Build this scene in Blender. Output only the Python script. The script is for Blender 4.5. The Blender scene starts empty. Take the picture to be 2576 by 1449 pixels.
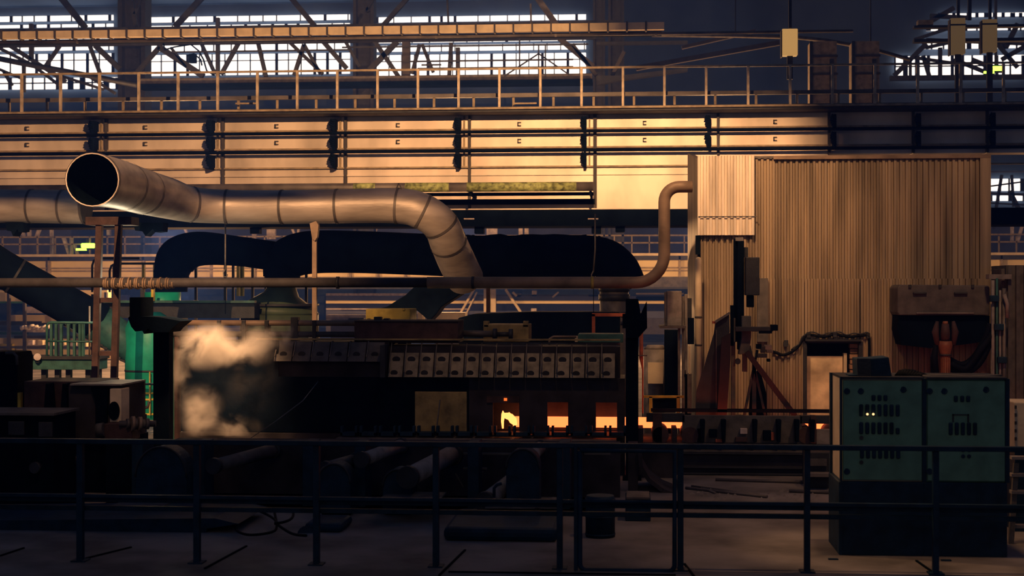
import bpy, math, random
from mathutils import Vector, Matrix
R = math.radians
rnd = random.Random(7)
scn = bpy.context.scene
COL = scn.collection
# ------------------------------------------------------------ camera
F = 3700.0; TH = R(4.6); H = 2.53; CX, CY = 1288.0, 724.5
cam = bpy.data.cameras.new('camera'); camo = bpy.data.objects.new('camera', cam); COL.objects.link(camo)
camo.location = (0, 0, H); camo.rotation_euler = (R(90), 0, TH)
cam.sensor_width = 36.0; cam.lens = 36.0 * F / 2576.0; cam.clip_end = 400
cam.dof.use_dof = True; cam.dof.focus_distance = 22.5; cam.dof.aperture_fstop = 2.4
scn.camera = camo
# ------------------------------------------------------------ world, exposure
w = bpy.data.worlds.new('world'); scn.world = w; w.use_nodes = True
bg = w.node_tree.nodes['Background']; bg.inputs[0].default_value = (0.20, 0.38, 1.0, 1); bg.inputs[1].default_value = 0.068
vs = scn.view_settings; vs.view_transform = 'Standard'; vs.look = 'None'; vs.gamma = 1; vs.exposure = 0; vs.use_curve_mapping = False
scn.cycles.max_bounces = 6; scn.cycles.volume_bounces = 1; scn.cycles.sample_clamp_indirect = 3; scn.cycles.adaptive_threshold = .02
# ------------------------------------------------------------ lights
SOD = (1.0, 0.535, 0.25)
def aim(o, t):
    o.rotation_euler = (Vector(t) - o.location).to_track_quat('-Z', 'Y').to_euler()
def spot(loc, tgt, power, ang, blend=.4, col=SOD, size=.25):  # serves hall lamps and added fill spots
    l = bpy.data.lights.new('sodium_spot', 'SPOT'); l.energy = power; l.color = col; l.spot_size = R(ang); l.spot_blend = blend
    l.shadow_soft_size = size; o = bpy.data.objects.new('sodium_spot', l); COL.objects.link(o); o.location = loc; aim(o, tgt); return o
def point(loc, power, col=SOD, size=.2):  # serves hall lamps and added fill points
    l = bpy.data.lights.new('point_light', 'POINT'); l.energy = power; l.color = col; l.shadow_soft_size = size
    o = bpy.data.objects.new('point_light', l); COL.objects.link(o); o.location = loc; return o
spot((-0.5, 19, 10.0), (-3.6, 38, 6.2), 21500, 80, .35, size=.06)  # floodlight on the crane girder
spot((0.2, 17.5, 8.2), (1.5, 23.0, 3.9), 2300, 44, 1.0)        # shed top, pipe elbow
spot((-3.2, 17.5, 8.0), (-4.0, 25.3, 4.1), 1000, 26, .9)        # silver elbow
spot((-7.0, 11.0, 9.0), (-8.3, 25.2, 3.8), 11500, 47, .6, size=.018)  # silver duct, cut from above by an added plate
spot((4.2, 15.5, 8.5), (4.2, 22.6, 2.0), 850, 74, .9)         # shed front
spot((2.8, 14.2, 8.0), (3.2, 15.6, 0), 620, 66, 1.0)           # added, brightens the floor behind the gate
spot((-1.6, 15.2, 5.6), (2.0, 14.5, 1.1), 420, 30, .6, size=.1)  # cabinet flank
spot((-1.8, 16.5, 6.5), (-1.6, 20.0, 1.5), 190, 46, .9)        # added, warms the perforated covers
spot((-5.0, 17.3, 7.5), (-5.75, 19.4, 1.55), 9500, 21, .9)     # added, brightens the steam
spot((-5.6, 14.5, 5.5), (-6.3, 17.4, .9), 130, 34, .9)         # added, lights up the mill stand end
point((-8.6, 25.0, 2.6), 85, (1, .82, .55)); point((-5.6, 27.5, 3.4), 6)  # first point added to brighten the green tank
point((-16, 50, 4.6), 2600); point((-6, 50, 4.6), 1800); point((3, 50, 4.6), 2000); point((14, 50, 4.6), 500)
point((-13, 42, 2.6), 900); point((-2, 38, 1.5), 130)
point((-3.4, 58, 19.8), 300)
l = bpy.data.lights.new('hall_fill', 'AREA'); l.energy = 200; l.color = (1, .72, .5); l.size = 9  # added fill from behind the camera
o = bpy.data.objects.new('hall_fill', l); COL.objects.link(o); o.location = (0, -9, 9); aim(o, (0, 16, 0))
# ------------------------------------------------------------ pixel / world helpers
def ray(px, py):
    u = (px - CX) / F; v = (CY - py) / F
    return Vector((-math.sin(TH) + u * math.cos(TH), math.cos(TH) + u * math.sin(TH), v))
def P(px, py, Y):
    d = ray(px, py); t = Y / d.y
    return Vector((d.x * t, Y, H + d.z * t))
def X(px, Y): return P(px, CY, Y).x
def Z(py, Y, px=CX): return P(px, py, Y).z
def S(px, Y):
    """metres per pixel"""
    return (Y / ray(px, CY).y) / F
def FY(px, py):
    d = ray(px, py); return d.y * (H / -d.z)
# ------------------------------------------------------------ materials
MATS = {}
def mat(name, col, rough=.6, metal=0.0, var=.25, scale=6.0, bump=.15, emit=None, es=0, stretch=(1, 1, 1), dirt=None, spec=.4):
    m = bpy.data.materials.new(name); m.use_nodes = True; nt = m.node_tree; N = nt.nodes; L = nt.links
    b = N['Principled BSDF']; b.inputs['Roughness'].default_value = rough; b.inputs['Metallic'].default_value = metal
    b.inputs['Specular IOR Level'].default_value = spec
    if emit:
        b.inputs['Base Color'].default_value = (0, 0, 0, 1)
        b.inputs['Emission Color'].default_value = (*emit, 1); b.inputs['Emission Strength'].default_value = es
        MATS[name] = m; return m
    tc = N.new('ShaderNodeTexCoord'); mp = N.new('ShaderNodeMapping'); L.new(tc.outputs['Object'], mp.inputs[0]); mp.inputs['Scale'].default_value = stretch
    nz = N.new('ShaderNodeTexNoise'); nz.inputs['Scale'].default_value = scale; nz.inputs['Detail'].default_value = 5
    L.new(mp.outputs[0], nz.inputs['Vector'])
    mx = N.new('ShaderNodeMix'); mx.data_type = 'RGBA'
    d = dirt or tuple(c * (1 - var * 1.6) for c in col)
    mx.inputs[6].default_value = (*d, 1); mx.inputs[7].default_value = (*[min(1, c * (1 + var * .5)) for c in col], 1)
    rp = N.new('ShaderNodeMapRange'); rp.inputs[1].default_value = .32; rp.inputs[2].default_value = .62
    L.new(nz.outputs[0], rp.inputs[0]); L.new(rp.outputs[0], mx.inputs[0]); L.new(mx.outputs[2], b.inputs['Base Color'])
    if bump:
        bp = N.new('ShaderNodeBump'); bp.inputs['Strength'].default_value = bump; bp.inputs['Distance'].default_value = .02
        n2 = N.new('ShaderNodeTexNoise'); n2.inputs['Scale'].default_value = scale * 6; L.new(mp.outputs[0], n2.inputs['Vector'])
        L.new(n2.outputs[0], bp.inputs['Height']); L.new(bp.outputs[0], b.inputs['Normal'])
    MATS[name] = m; return m
mat('black', (.007, .030, .058), .6, spec=.2)  # blue lift of the unlit blacks is put into this colour
mat('bore', (.004, .008, .012), .95, spec=0, bump=0)  # depth shade of the duct mouth put into the colour
mat('navyplate', (.012, .015, .023), .7)
mat('darkred', (.028, .010, .013), .7)
mat('dark', (.026, .028, .034), .6)
mat('shaded_black', (.003, .007, .014), .95, scale=3, spec=.04)  # near-black; missing light and blue haze tint put into the colour
mat('steel', (.16, .14, .125), .55, .3)
mat('grey', (.24, .21, .19), .6)
mat('dimgrey', (.10, .09, .085), .7)
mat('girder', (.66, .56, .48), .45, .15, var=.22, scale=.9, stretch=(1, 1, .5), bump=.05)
mat('rib', (.30, .23, .15), .6)
mat('silver', (.42, .36, .32), .45, .3, var=.22, scale=2.2, stretch=(.5, 1, 2))
mat('corr', (.33, .25, .165), .5, .25, var=.35, scale=1.6, stretch=(3.0, 1, .22))
mat('corrnew', (.88, .76, .60), .42, .35, var=.2, scale=2.0, stretch=(4, 1, .4))
mat('pipe', (.115, .10, .095), .55, .2, var=.35, scale=2)
mat('brass', (.46, .37, .27), .55, .1)
mat('pipewarm', (.26, .18, .125), .55, .1, var=.25, scale=3)
mat('rust', (.06, .031, .029), .75, var=.3)
mat('redlead', (.42, .10, .045), .6)
mat('orange', (.24, .085, .04), .55)
mat('green', (.013, .40, .27), .45, var=.3, scale=1.6)
mat('palegreen', (.05, .075, .045), .55, var=.25, scale=2)
mat('teal', (.03, .11, .10), .55)
mat('cabgreen', (.12, .27, .18), .55, var=.16, scale=5, bump=.08)
mat('cream', (.62, .50, .34), .6, var=.12, scale=3)
mat('door', (.88, .66, .42), .55, var=.34, scale=2.2)
mat('yellow', (.60, .42, .05), .5)
mat('ochre', (.45, .34, .07), .6, var=.2)
mat('olive', (.30, .22, .09), .55, .1, var=.35, scale=5)
mat('fargirder', (.72, .56, .32), .6, var=.12, scale=.6)
mat('pink', (.55, .46, .44), .7)
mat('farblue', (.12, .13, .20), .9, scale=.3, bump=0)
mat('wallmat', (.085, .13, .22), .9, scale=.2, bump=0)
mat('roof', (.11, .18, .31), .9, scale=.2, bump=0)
mat('concrete', (.20, .175, .16), .8, var=.35, scale=1.3)
mat('pitwall', (.030, .026, .032), .85, var=.4, scale=3)
mat('brick', (.35, .2, .12), .8)
mat('beam', (.05, .045, .048), .7, var=.2)
mat('cover', (.19, .165, .125), .55, .2, var=.35, scale=7)
mat('hole', (.02, .02, .024), .8)
mat('rubber', (.004, .006, .010), .7, spec=.1)
mat('stain', (.30, .34, .13), .6, var=.5, scale=9)
mat('cloth', (.6, .52, .45), .8)
mat('hot', (1, .4, .1), emit=(1.0, .125, .032), es=3.6)
mat('hotdim', (1, .4, .1), emit=(1.0, .18, .03), es=1.1)
mat('flame', (1, .4, .1), emit=(1.0, .26, .065), es=3.4)
mat('sky', (1, 1, 1), emit=(1.0, .92, 1.0), es=1.7)
mat('greenlamp', (1, 1, 1), emit=(.45, 1.0, .06), es=5)
mat('boxglow', (1, 1, 1), emit=(.46, .25, .085), es=1.0)
mat('boxdim', (1, 1, 1), emit=(.085, .05, .022), es=1.0)
mat('amber', (1, 1, 1), emit=(1, .55, .22), es=2.2)
# ------------------------------------------------------------ mesh builder
class MB:
    def __init__(s): s.v = []; s.f = []; s.sm = []
    def add(s, vs, fs, smooth=False):
        o = len(s.v); s.v += [Vector(v) for v in vs]
        for f in fs: s.f.append(tuple(i + o for i in f)); s.sm.append(smooth)
        return s
    def box(s, x0, x1, y0, y1, z0, z1):
        x0, x1 = sorted((x0, x1)); y0, y1 = sorted((y0, y1)); z0, z1 = sorted((z0, z1))
        return s.add([(x0,y0,z0),(x1,y0,z0),(x1,y1,z0),(x0,y1,z0),(x0,y0,z1),(x1,y0,z1),(x1,y1,z1),(x0,y1,z1)],
            [(0,3,2,1),(4,5,6,7),(0,1,5,4),(1,2,6,5),(2,3,7,6),(3,0,4,7)])
    def pbox(s, a, b, c, d, Y, dep, ref=None):
        """a,b = left,top  c,d = right,bottom in pixels on plane Y, going back dep"""
        r = (a + c) / 2 if ref is None else ref
        return s.box(X(a, Y), X(c, Y), Y, Y + dep, Z(b, Y, r), Z(d, Y, r))
    def poly(s, pts, Y, dep):
        p = [P(q[0], q[1], Y) for q in pts]; n = len(p)
        ar = sum(p[i].x * p[(i+1) % n].z - p[(i+1) % n].x * p[i].z for i in range(n))
        if ar < 0: p.reverse()
        vs = p + [q + Vector((0, dep, 0)) for q in p]
        fs = [tuple(range(n)), tuple(reversed(range(n, 2*n)))] + [(i, i+n, (i+1) % n + n, (i+1) % n) for i in range(n)]
        return s.add(vs, fs)
    def bar(s, p0, p1, wd, dp=None):
        """rectangular bar between two world points: wd across, dp in depth (Y)"""
        p0, p1 = Vector(p0), Vector(p1); dp = dp or wd; d = (p1 - p0).normalized()
        a = d.cross(Vector((0, 1, 0)));
        if a.length < .05: a = Vector((1, 0, 0))
        a.normalize(); b = d.cross(a).normalized(); a = a * wd / 2; b = b * dp / 2
        vs = [p0+a+b, p0+a-b, p0-a-b, p0-a+b, p1+a+b, p1+a-b, p1-a-b, p1-a+b]
        return s.add(vs, [(0,1,2,3),(7,6,5,4),(0,4,5,1),(1,5,6,2),(2,6,7,3),(3,7,4,0)])
    def pbar(s, x0, y0, x1, y1, Y, wpx, dep=None, Y1=None):
        m = S((x0+x1)/2, Y); return s.bar(P(x0, y0, Y), P(x1, y1, Y if Y1 is None else Y1), wpx*m, dep or wpx*m)
    def tube(s, pts, r, n=12, caps=True, open_end=False):
        pts = [Vector(p) for p in pts]; m = len(pts); rs = r if isinstance(r, (list, tuple)) else [r]*m
        tg = [(pts[min(i+1, m-1)] - pts[max(i-1, 0)]).normalized() for i in range(m)]
        up = Vector((0, 0, 1)) if abs(tg[0].z) < .9 else Vector((0, 1, 0))
        a = tg[0].cross(up).normalized(); o = len(s.v)
        for i in range(m):
            if i: a = (a - tg[i] * a.dot(tg[i])).normalized()
            b = tg[i].cross(a)
            for k in range(n):
                t = 2 * math.pi * k / n; s.v.append(pts[i] + (a * math.cos(t) + b * math.sin(t)) * rs[i])
        for i in range(m-1):
            for k in range(n):
                k2 = (k+1) % n; s.f.append((o+i*n+k, o+i*n+k2, o+(i+1)*n+k2, o+(i+1)*n+k)); s.sm.append(True)
        if caps:
            if not open_end: s.f.append(tuple(reversed(range(o, o+n)))); s.sm.append(False)
            s.f.append(tuple(range(o+(m-1)*n, o+m*n))); s.sm.append(False)
        return s
    def ptube(s, pts, rpx, n=12, **k):
        w_ = [P(*p[:3]) for p in pts]
        rs = [(rpx[i] if isinstance(rpx, (list, tuple)) else rpx) * S(p[0], p[2]) for i, p in enumerate(pts)]
        return s.tube(w_, rs, n, **k)
    def cyl(s, p0, p1, r, n=16): return s.tube([p0, p1], r, n)
    def build(s, name, m, parent=None, bev=0):
        me = bpy.data.meshes.new(name); off = parent_loc(parent) if parent else Vector()
        loc = Vector() if parent else s.base()
        vv = [v - (off if parent else loc) for v in s.v]
        me.from_pydata([tuple(v) for v in vv], [], s.f)
        me.polygons.foreach_set('use_smooth', s.sm); me.materials.append(MATS[m]); me.update()
        o = bpy.data.objects.new(name, me); COL.objects.link(o)
        if parent: o.parent = parent; o['woff'] = 0; WL[o.name] = off
        else: o.location = loc; WL[o.name] = loc
        if 'woff' in o: del o['woff']
        if bev:
            b = o.modifiers.new('edge', 'BEVEL'); b.width = bev; b.segments = 2; b.limit_method = 'ANGLE'
        return o
    def base(s):
        xs = [v.x for v in s.v]; ys = [v.y for v in s.v]; zs = [v.z for v in s.v]
        return Vector(((min(xs)+max(xs))/2, (min(ys)+max(ys))/2, min(zs)))
WL = {}
def parent_loc(p): return WL[p.name]
def tag(o, label, cat, group=None, kind=None):
    o['label'] = label; o['category'] = cat
    if group: o['group'] = group
    if kind: o['kind'] = kind
    return o
def thing(name, label, cat, loc, group=None):
    o = bpy.data.objects.new(name, None); COL.objects.link(o); o.empty_display_size = .1
    o.location = loc; WL[o.name] = Vector(loc); return tag(o, label, cat, group)
def struct(o, label=None, cat='building'):
    o['kind'] = 'structure'
    if label: o['label'] = label
    o['category'] = cat; return o
def dup(root, shift, label, group=None):
    r = root.copy(); COL.objects.link(r); r.location = root.location + Vector(shift); WL[r.name] = r.location.copy(); r['label'] = label
    if group: r['group'] = group
    for ch in list(root.children):
        c = ch.copy(); COL.objects.link(c); c.parent = r
        for g in list(ch.children):
            d = g.copy(); COL.objects.link(d); d.parent = c
    return r
def spline(pts, k=6):
    """Catmull-Rom through tuples"""
    out = []; n = len(pts)
    for i in range(n-1):
        p0, p1, p2, p3 = [Vector(pts[max(0, min(n-1, j))]) for j in (i-1, i, i+1, i+2)]
        for q in range(k):
            t = q / k
            out.append(.5 * ((2*p1) + (p2-p0)*t + (2*p0-5*p1+4*p2-p3)*t*t + (3*p1-p0-3*p2+p3)*t**3))
    out.append(Vector(pts[-1])); return out
# ============================================================ THE SETTING
struct(MB().box(-45, 45, 5, 96, -.3, 0).build('floor', 'concrete'), 'worn concrete mill floor', 'floor')
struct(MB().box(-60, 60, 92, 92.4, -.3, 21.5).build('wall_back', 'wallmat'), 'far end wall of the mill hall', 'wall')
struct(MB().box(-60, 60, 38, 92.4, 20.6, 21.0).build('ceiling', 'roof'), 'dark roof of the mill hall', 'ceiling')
# ribbon windows of the far wall: rows by bay
YW = 91.7
rows = [(40, 53), (62, 69), (93, 105), (112, 127), (136, 188)]
bays = [(-40, 285), (372, 880), (945, 1474)]
wn = 0
for bi, (bx0, bx1) in enumerate(bays):
    for ri, (ry0, ry1) in enumerate(rows):
        wn += 1
        g = MB().pbox(bx0, ry0, bx1, ry1, YW, .05, ref=(bx0+bx1)/2).build('window_%d' % wn, 'sky')
        struct(g, 'daylit ribbon window, row %d of the bay' % (ri+1), 'window')
        fr = MB(); x = bx0
        while x < bx1:
            big = rnd.random() < .35
            fr.pbox(x, ry0-1, x + (7 if big else 2.5), ry1+1, YW-.12, .1, ref=(bx0+bx1)/2); x += 32 if ri == 4 else rnd.choice((30, 34, 44, 60))
        if ri == 4:
            fr.pbox(bx0, 151, bx1, 153, YW-.12, .1, ref=(bx0+bx1)/2)
        fr.build('glazing_bar', 'dark', g)
for (a, b, c, d) in [(2250,140,2576,190),(2330,68,2576,76),(2360,33,2576,42),(2320,100,2576,122),(2485,450,2580,480),(2485,492,2580,505)]:
    wn += 1
    g = struct(MB().pbox(a, b, c, d, YW, .05).build('window_%d' % wn, 'sky'), 'daylit ribbon window at the far hall end', 'window')
    fr = MB(); x = a
    while x < c:
        fr.pbox(x, b-1, x + rnd.choice((4, 8, 12)), d+1, YW-.12, .1); x += rnd.choice((22, 30, 36))
    if d-b > 40: fr.pbox(a, (b+d)/2-1, c, (b+d)/2+2, YW-.12, .1)
    fr.build('glazing_bar', 'dark', g)
wn += 1
g = struct(MB().pbox(-40, 196, 318, 224, YW, .05).build('window_%d' % wn, 'sky'), 'low daylit window strip behind the slanting beam', 'window')
fr = MB(); x = -40
while x < 318: fr.pbox(x, 195, x + rnd.choice((3, 9, 14)), 225, YW-.12, .1); x += 30
fr.pbox(-40, 207, 318, 210, YW-.12, .1); fr.build('glazing_bar', 'dark', g)
# hall columns, just before the glass
def column(px0, px1, Y, top, m, label, foot=900):
    t = thing('hall_column', label, 'column', P((px0+px1)/2, CY, Y)); 
    z0, z1 = 0, Z(top, Y, px0); x0, x1 = X(px0, Y), X(px1, Y); e = (x1-x0)
    t.location.z = 0; WL[t.name] = t.location.copy()
    MB().box(x0, x0+e*.16, Y, Y+e*.7, z0, z1).build('flange', m, t)
    MB().box(x1-e*.16, x1, Y, Y+e*.7, z0, z1).build('flange', m, t)
    MB().box(x0+e*.16, x1-e*.16, Y+e*.3, Y+e*.42, z0, z1).build('web', m, t)
    MB().box(x0-e*.15, x1+e*.15, Y-.1, Y+e*.8, 0, .35).build('base_plate', m, t)
    return t
column(296, 365, 66, -30, 'dark', 'dark riveted column behind the ribbed duct mouth, in front of the far windows')
column(888, 940, 66, -30, 'dark', 'dark hall column where the crossed braces meet in front of the bright windows')
column(1492, 1522, 66, -30, 'dark', 'hall column that ends the bright row of windows')
column(1530, 1570, 66, -30, 'dark', 'slender hall column just past the end of the bright windows')
# broad panelled columns, lit brown
for (a, b, lab) in [(2040, 2105, 'broad brown sheeted column behind the walkway railing, the one beside the hanging lamp box'),
                    (2146, 2212, 'broad brown sheeted column behind the walkway railing, next to the dark gap before the small windows')]:
    Y = 46
    t = thing('sheeted_column', lab, 'column', (X((a+b)/2, Y), Y, 0), 'sheeted columns over the crane walkway')
    x0, x1 = X(a, Y), X(b, Y); MB().box(x0, x1, Y, Y+.8, 0, Z(104, Y, a)).build('shaft', 'rib', t)
    q = MB(); z = 8.0
    while z < Z(110, Y, a): q.box(x0-.03, x1+.03, Y-.05, Y, z, z+.06); z += .55
    q.build('seam_band', 'beam', t); MB().box(x0-.04, x0+.05, Y-.06, Y, 0, Z(104, Y, a)).build('edge_angle', 'dark', t)
    MB().box(x1-.22, x1-.1, Y-.06, Y, 0, Z(150, Y, a)).build('edge_angle', 'dark', t)
# roof truss members against the dark roof
Y = 58
t = thing('roof_truss', 'grey roof truss whose diagonals come down over the window tops', 'truss', P(1288, 66, Y))
MB().pbox(-60, 62, 1560, 67, Y, .3).build('bottom_chord', 'dark', t)
for (a, b, c, d, wd) in [(150,-10,215,70,15),(512,-10,440,68,14),(728,-10,792,66,13),(1348,-10,1402,66,15),(1030,-10,962,66,11),(330,-10,342,66,9),(358,-10,338,36,5),(905,-10,928,30,8),(945,-10,920,30,6),(1125,-10,1128,60,4),(1335,10,1336,62,4)]:
    MB().pbar(a, b, c, d, Y-.2, wd, .15).build('diagonal', 'dimgrey' if a > 1300 else 'dark', t)
# latticed crane bridge further back
Y = 56
t = thing('lattice_girder', 'latticed crane bridge with brown bottom beam before the far windows', 'girder', P(1288, 210, Y))
MB().pbox(345, 191, 1490, 205, Y, .5, ref=900).build('beam_web', 'dimgrey', t, .02)
MB().pbox(345, 205, 1490, 216, Y-.15, .8, ref=900).build('bottom_flange', 'shaded_black', t, .02)
MB().pbox(-60, 103, 1500, 108, Y, .25, ref=720).build('top_chord', 'dark', t)
MB().pbox(1500, 105, 1730, 112, Y, .3, ref=1500).build('end_chord', 'dark', t)
MB().poly([(1500,190),(1560,190),(1730,170),(1730,178),(1560,202),(1500,214)], Y-.1, .4).build('end_bracket', 'dark', t)
for (a, b, c, d, wd) in [(0,122,75,160,8),(20,112,165,205,10),(79,60,79,150,9),(150,116,115,166,7),(226,115,252,186,8),(240,115,300,172,13),
    (345,182,402,118,10),(400,118,512,192,15),(430,120,470,170,6),(506,108,541,186,8),(548,45,548,192,9),(606,98,556,188,9),(646,94,670,196,9),(765,112,740,190,9),
    (765,112,806,186,8),(722,100,812,186,9),(802,92,872,172,12),(1000,104,930,176,13),(940,100,1002,192,11),(1022,104,1022,192,20),(1056,112,1036,186,8),(1062,112,1090,182,8),
    (1135,108,1130,190,9),(1152,120,1152,192,10),(1402,92,1492,168,13),(1440,112,1500,190,9),(1540,190,1570,130,9),(862,92,905,168,8)]:
    MB().pbar(a, b, c, d, Y+.15, wd, .18).build('brace', 'beam' if a > 1380 or wd == 20 else 'dark', t)
for (a, b, c, d) in [(1355,115,1355,192),(1355,135,1268,192),(1355,135,1432,188),(1307,60,1307,192),(1372,112,1372,192)]:
    MB().pbar(a, b, c, d, Y-.1, 3.5, .05).build('tie_rod', 'dark', t)
for (yy, a, b) in [(152, 1010, 1442), (170, 1050, 1442), (115, 860, 1480), (128, 430, 880), (163, 1060, 1110)]:
    MB().pbox(a, yy-2, b, yy+2, Y-.25, .05).build('conduit', 'dark', t)
# slanting gangway at far upper side
t = thing('slanted_beam', 'dark slanting beam running down across the windows to the walkway rail', 'beam', P(100, 170, 52))
MB().ptube(spline([(-40,140,52),(60,158,52),(200,182,52),(345,212,52)], 4) and [(-40,140,52),(60,160,52),(200,186,52),(345,214,52)], 7, 4).build('beam_web', 'dark', t)
for (a,b,c,d) in [(0,175,60,200),(30,215,10,180),(90,170,150,215),(150,190,260,225),(60,165,60,232),(220,190,290,235)]:
    MB().pbar(a,b,c,d,52.3,7,.15).build('strut', 'dark', t)
t = thing('tangled_cable', 'drooping cable tangle hanging by the window braces', 'cable', P(480, 160, 53))
MB().ptube([(410,105,56),(415,125,55.8),(440,118,55.8),(480,112,55.8),(500,128,55.8),(512,150,55.8),(520,178,55.8),(540,190,56)], 2.2, 6).build('cable', 'shaded_black', t)
MB().ptube([(470,140,55.8),(488,135,55.8),(505,150,55.8),(508,165,55.8)], 2.2, 6).build('cable', 'shaded_black', t)
MB().pbox(475, 135, 492, 158, 55.8, .2).build('trolley', 'shaded_black', t, .01)
# ribbed cable duct
Y = 43
t = thing('cable_duct', 'long segmented square duct carried above the crane bridge', 'duct', P(900, 80, Y))
x = X(-40, Y); xe = X(1665, Y); z0 = Z(85, Y, 860); z1 = Z(67, Y, 860); k = 0
seg = S(860, Y) * 47
while x < xe and k < 90:
    MB().box(x+.02, x+seg-.03, Y, Y+.25, z0, z1).build('duct_segment', 'cream', t)
    MB().box(x-.03, x+.02, Y-.04, Y+.29, z0-.04, z1+.03).build('joint_flange', 'beam', t); x += seg; k += 1
MB().box(X(-40, Y), xe, Y+.3, Y+.5, z0-.12, z0).build('carrier_rail', 'shaded_black', t)
t = thing('runway_pipe', 'thin warm-toned pipe running below the segmented duct', 'pipe', P(900, 105, Y))
MB().tube([P(-40, 108, Y+.3), (X(2150, Y), Y+.3, P(-40,108,Y+.3).z)], .045, 8).build('pipe', 'pipe', t)
for px in (195, 511, 794, 1097, 1398, 1650):
    p = P(px, 105, Y+.3); MB().box(p.x-.03, p.x+.03, Y+.25, Y+.33, P(-40,108,Y).z, z0-.05).build('hanger', 'pipe', t)
# dim pipes of the dark bay
t = thing('sagging_pipe', 'dim pipe sagging through the dark bay above the walkway', 'pipe', P(1900, 95, 47))
MB().ptube([(1640,88,47),(1850,90,47),(2000,94,47),(2080,102,47),(2190,122,47),(2290,150,47)], 5, 8).build('pipe', 'dimgrey', t)
for px, py in ((1850, 90), (2190, 122)):
    p = P(px, py, 47); MB().box(p.x-.02, p.x+.02, 46.98, 47.02, p.z, 20.6).build('hanger', 'dark', t)
t = thing('raking_beam', 'dim raking beam in the dark bay past the windows', 'beam', P(1780, 140, 50))
MB().pbar(1600, 172, 1960, 108, 50, 12, .2).build('beam_web', 'beam', t); MB().pbar(1715, 120, 1900, 78, 50.5, 8, .2).build('strut', 'beam', t)
# hanging lamp boxes
def lampbox(a, b, c, d, Y, lab, band=None):
    t = thing('hanging_light_box', lab, 'light box', P((a+c)/2, d, Y), 'cream light boxes under the roof')
    MB().pbox(a, b, c, d, Y, .3).build('housing', 'boxdim' if band else 'boxglow', t, .02)
    MB().pbox(a-3, b+4, a, d+4, Y+.02, .25).build('side_plate', 'beam', t)
    p = P((a+c)/2, b, Y+.15); MB().box(p.x-.04, p.x+.04, Y+.1, Y+.2, p.z, 20.6).build('hanger', 'dark', t)
    if band: MB().pbox(a-2, band-2, c+2, band+2, Y-.03, .36).build('band', 'dark', t)
    MB().pbox((a+c)/2-7, d, (a+c)/2+7, d+60 if not band else 262, Y+.1, .12).build('stem', 'dark', t)
lampbox(1968, 72, 2007, 139, 40, 'lone bright cream box hanging over the walkway in the dark bay')
lampbox(2392, 45, 2429, 135, 44, 'cream box hanging before the small windows, the nearer one to the shed corner', 62)
lampbox(2472, 48, 2509, 130, 44, 'cream box hanging just above the green lamp', 60)
t = thing('light_rack', 'dim ledge joining the two hanging cream boxes', 'rack', P(2400, 64, 45))
MB().pbox(2310, 50, 2348, 62, 45, .3).build('box', 'rib', t); MB().pbox(2300, 62, 2580, 68, 45, .3).build('ledge', 'dark', t)
MB().pbox(2300, 96, 2580, 104, 45, .3).build('ledge', 'dark', t)
p = P(2440, 50, 45); MB().box(p.x-.05, p.x+.05, 45, 45.1, p.z, 20.6).build('hanger', 'dark', t)
for (nm, px, py, Y, wd, lab) in [('green_lamp', 2505, 172, 60, 17, 'glowing green-yellow lamp near the small far windows'), ('green_lamp', 220, 618, 65.9, 17, 'glowing green-yellow lamp seen under the silver duct beside the rust-red legs')]:
    t = thing(nm, lab, 'lamp', P(px, py, Y), 'green lamps in the far hall')
    MB().pbox(px-wd, py-6, px+wd, py+6, Y, .15).build('lens', 'greenlamp', t, .05)
    MB().pbox(px-wd-4, py+6, px+wd+4, py+10, Y, .2).build('tray', 'dark', t)
    MB().pbox(px-wd-12, py+7, px-4, py+12, Y-.05, .1).build('indicator', 'greenlamp', t)
    p = P(px, py-6, Y+.1); MB().box(p.x-.05, p.x+.05, Y+.06, Y+.14, p.z, 20.6 if py < 400 else p.z+.2).build('hanger', 'dark', t)
# lattice struts before the small windows
t = thing('cross_truss', 'dark tangle of truss struts before the small far windows', 'truss', P(2400, 190, 70))
MB().pbox(2240, 188, 2600, 200, 70, .3).build('bottom_chord', 'dark', t)
for (a,b,c,d,wd) in [(2250,190,2330,110,12),(2300,145,2440,165,7),(2330,120,2420,100,8),(2400,150,2500,190,9),(2290,150,2290,200,6),(2322,140,2340,200,9),(2365,120,2365,200,9),(2412,130,2412,260,17),(2445,150,2500,172,10),(2530,120,2560,60,12),(2560,170,2500,100,9),(2520,150,2590,110,12),(2300,100,2420,60,8),(2340,40,2440,45,10),(2330,60,2400,20,12),(2330,100,2576,110,8)]:
    MB().pbar(a,b,c,d,70-.2,wd,.2).build('strut', 'dark', t)
# truss end seen beside the shed
t = thing('end_truss', 'dark truss end framing the bright bits beyond the shed edge', 'truss', P(2530, 560, 70))
for (a,b,c,d,wd) in [(2480,470,2590,455,4),(2480,486,2590,490,6),(2500,560,2520,440,6),(2540,480,2580,560,9),(2510,540,2500,575,6),(2480,510,2590,516,4),(2545,440,2550,520,5)]:
    MB().pbar(a,b,c,d,70,wd,.2).build('strut', 'dark', t)
MB().pbox(2480, 549, 2600, 556, 70, .3).build('bottom_chord', 'dark', t)
for (a,b,c,d) in [(2546,565,2546,606),(2572,566,2560,606)]: MB().pbar(a,b,c,d,69,6,.2).build('post', 'pink', t)
# ============================================================ FAR HALL
Y = 88
t = struct(MB().pbox(-60, 555, 2640, 700, Y, .5).build('wall_panel_band', 'farblue'), 'dim blue band of far wall under the windows', 'wall')
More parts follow.
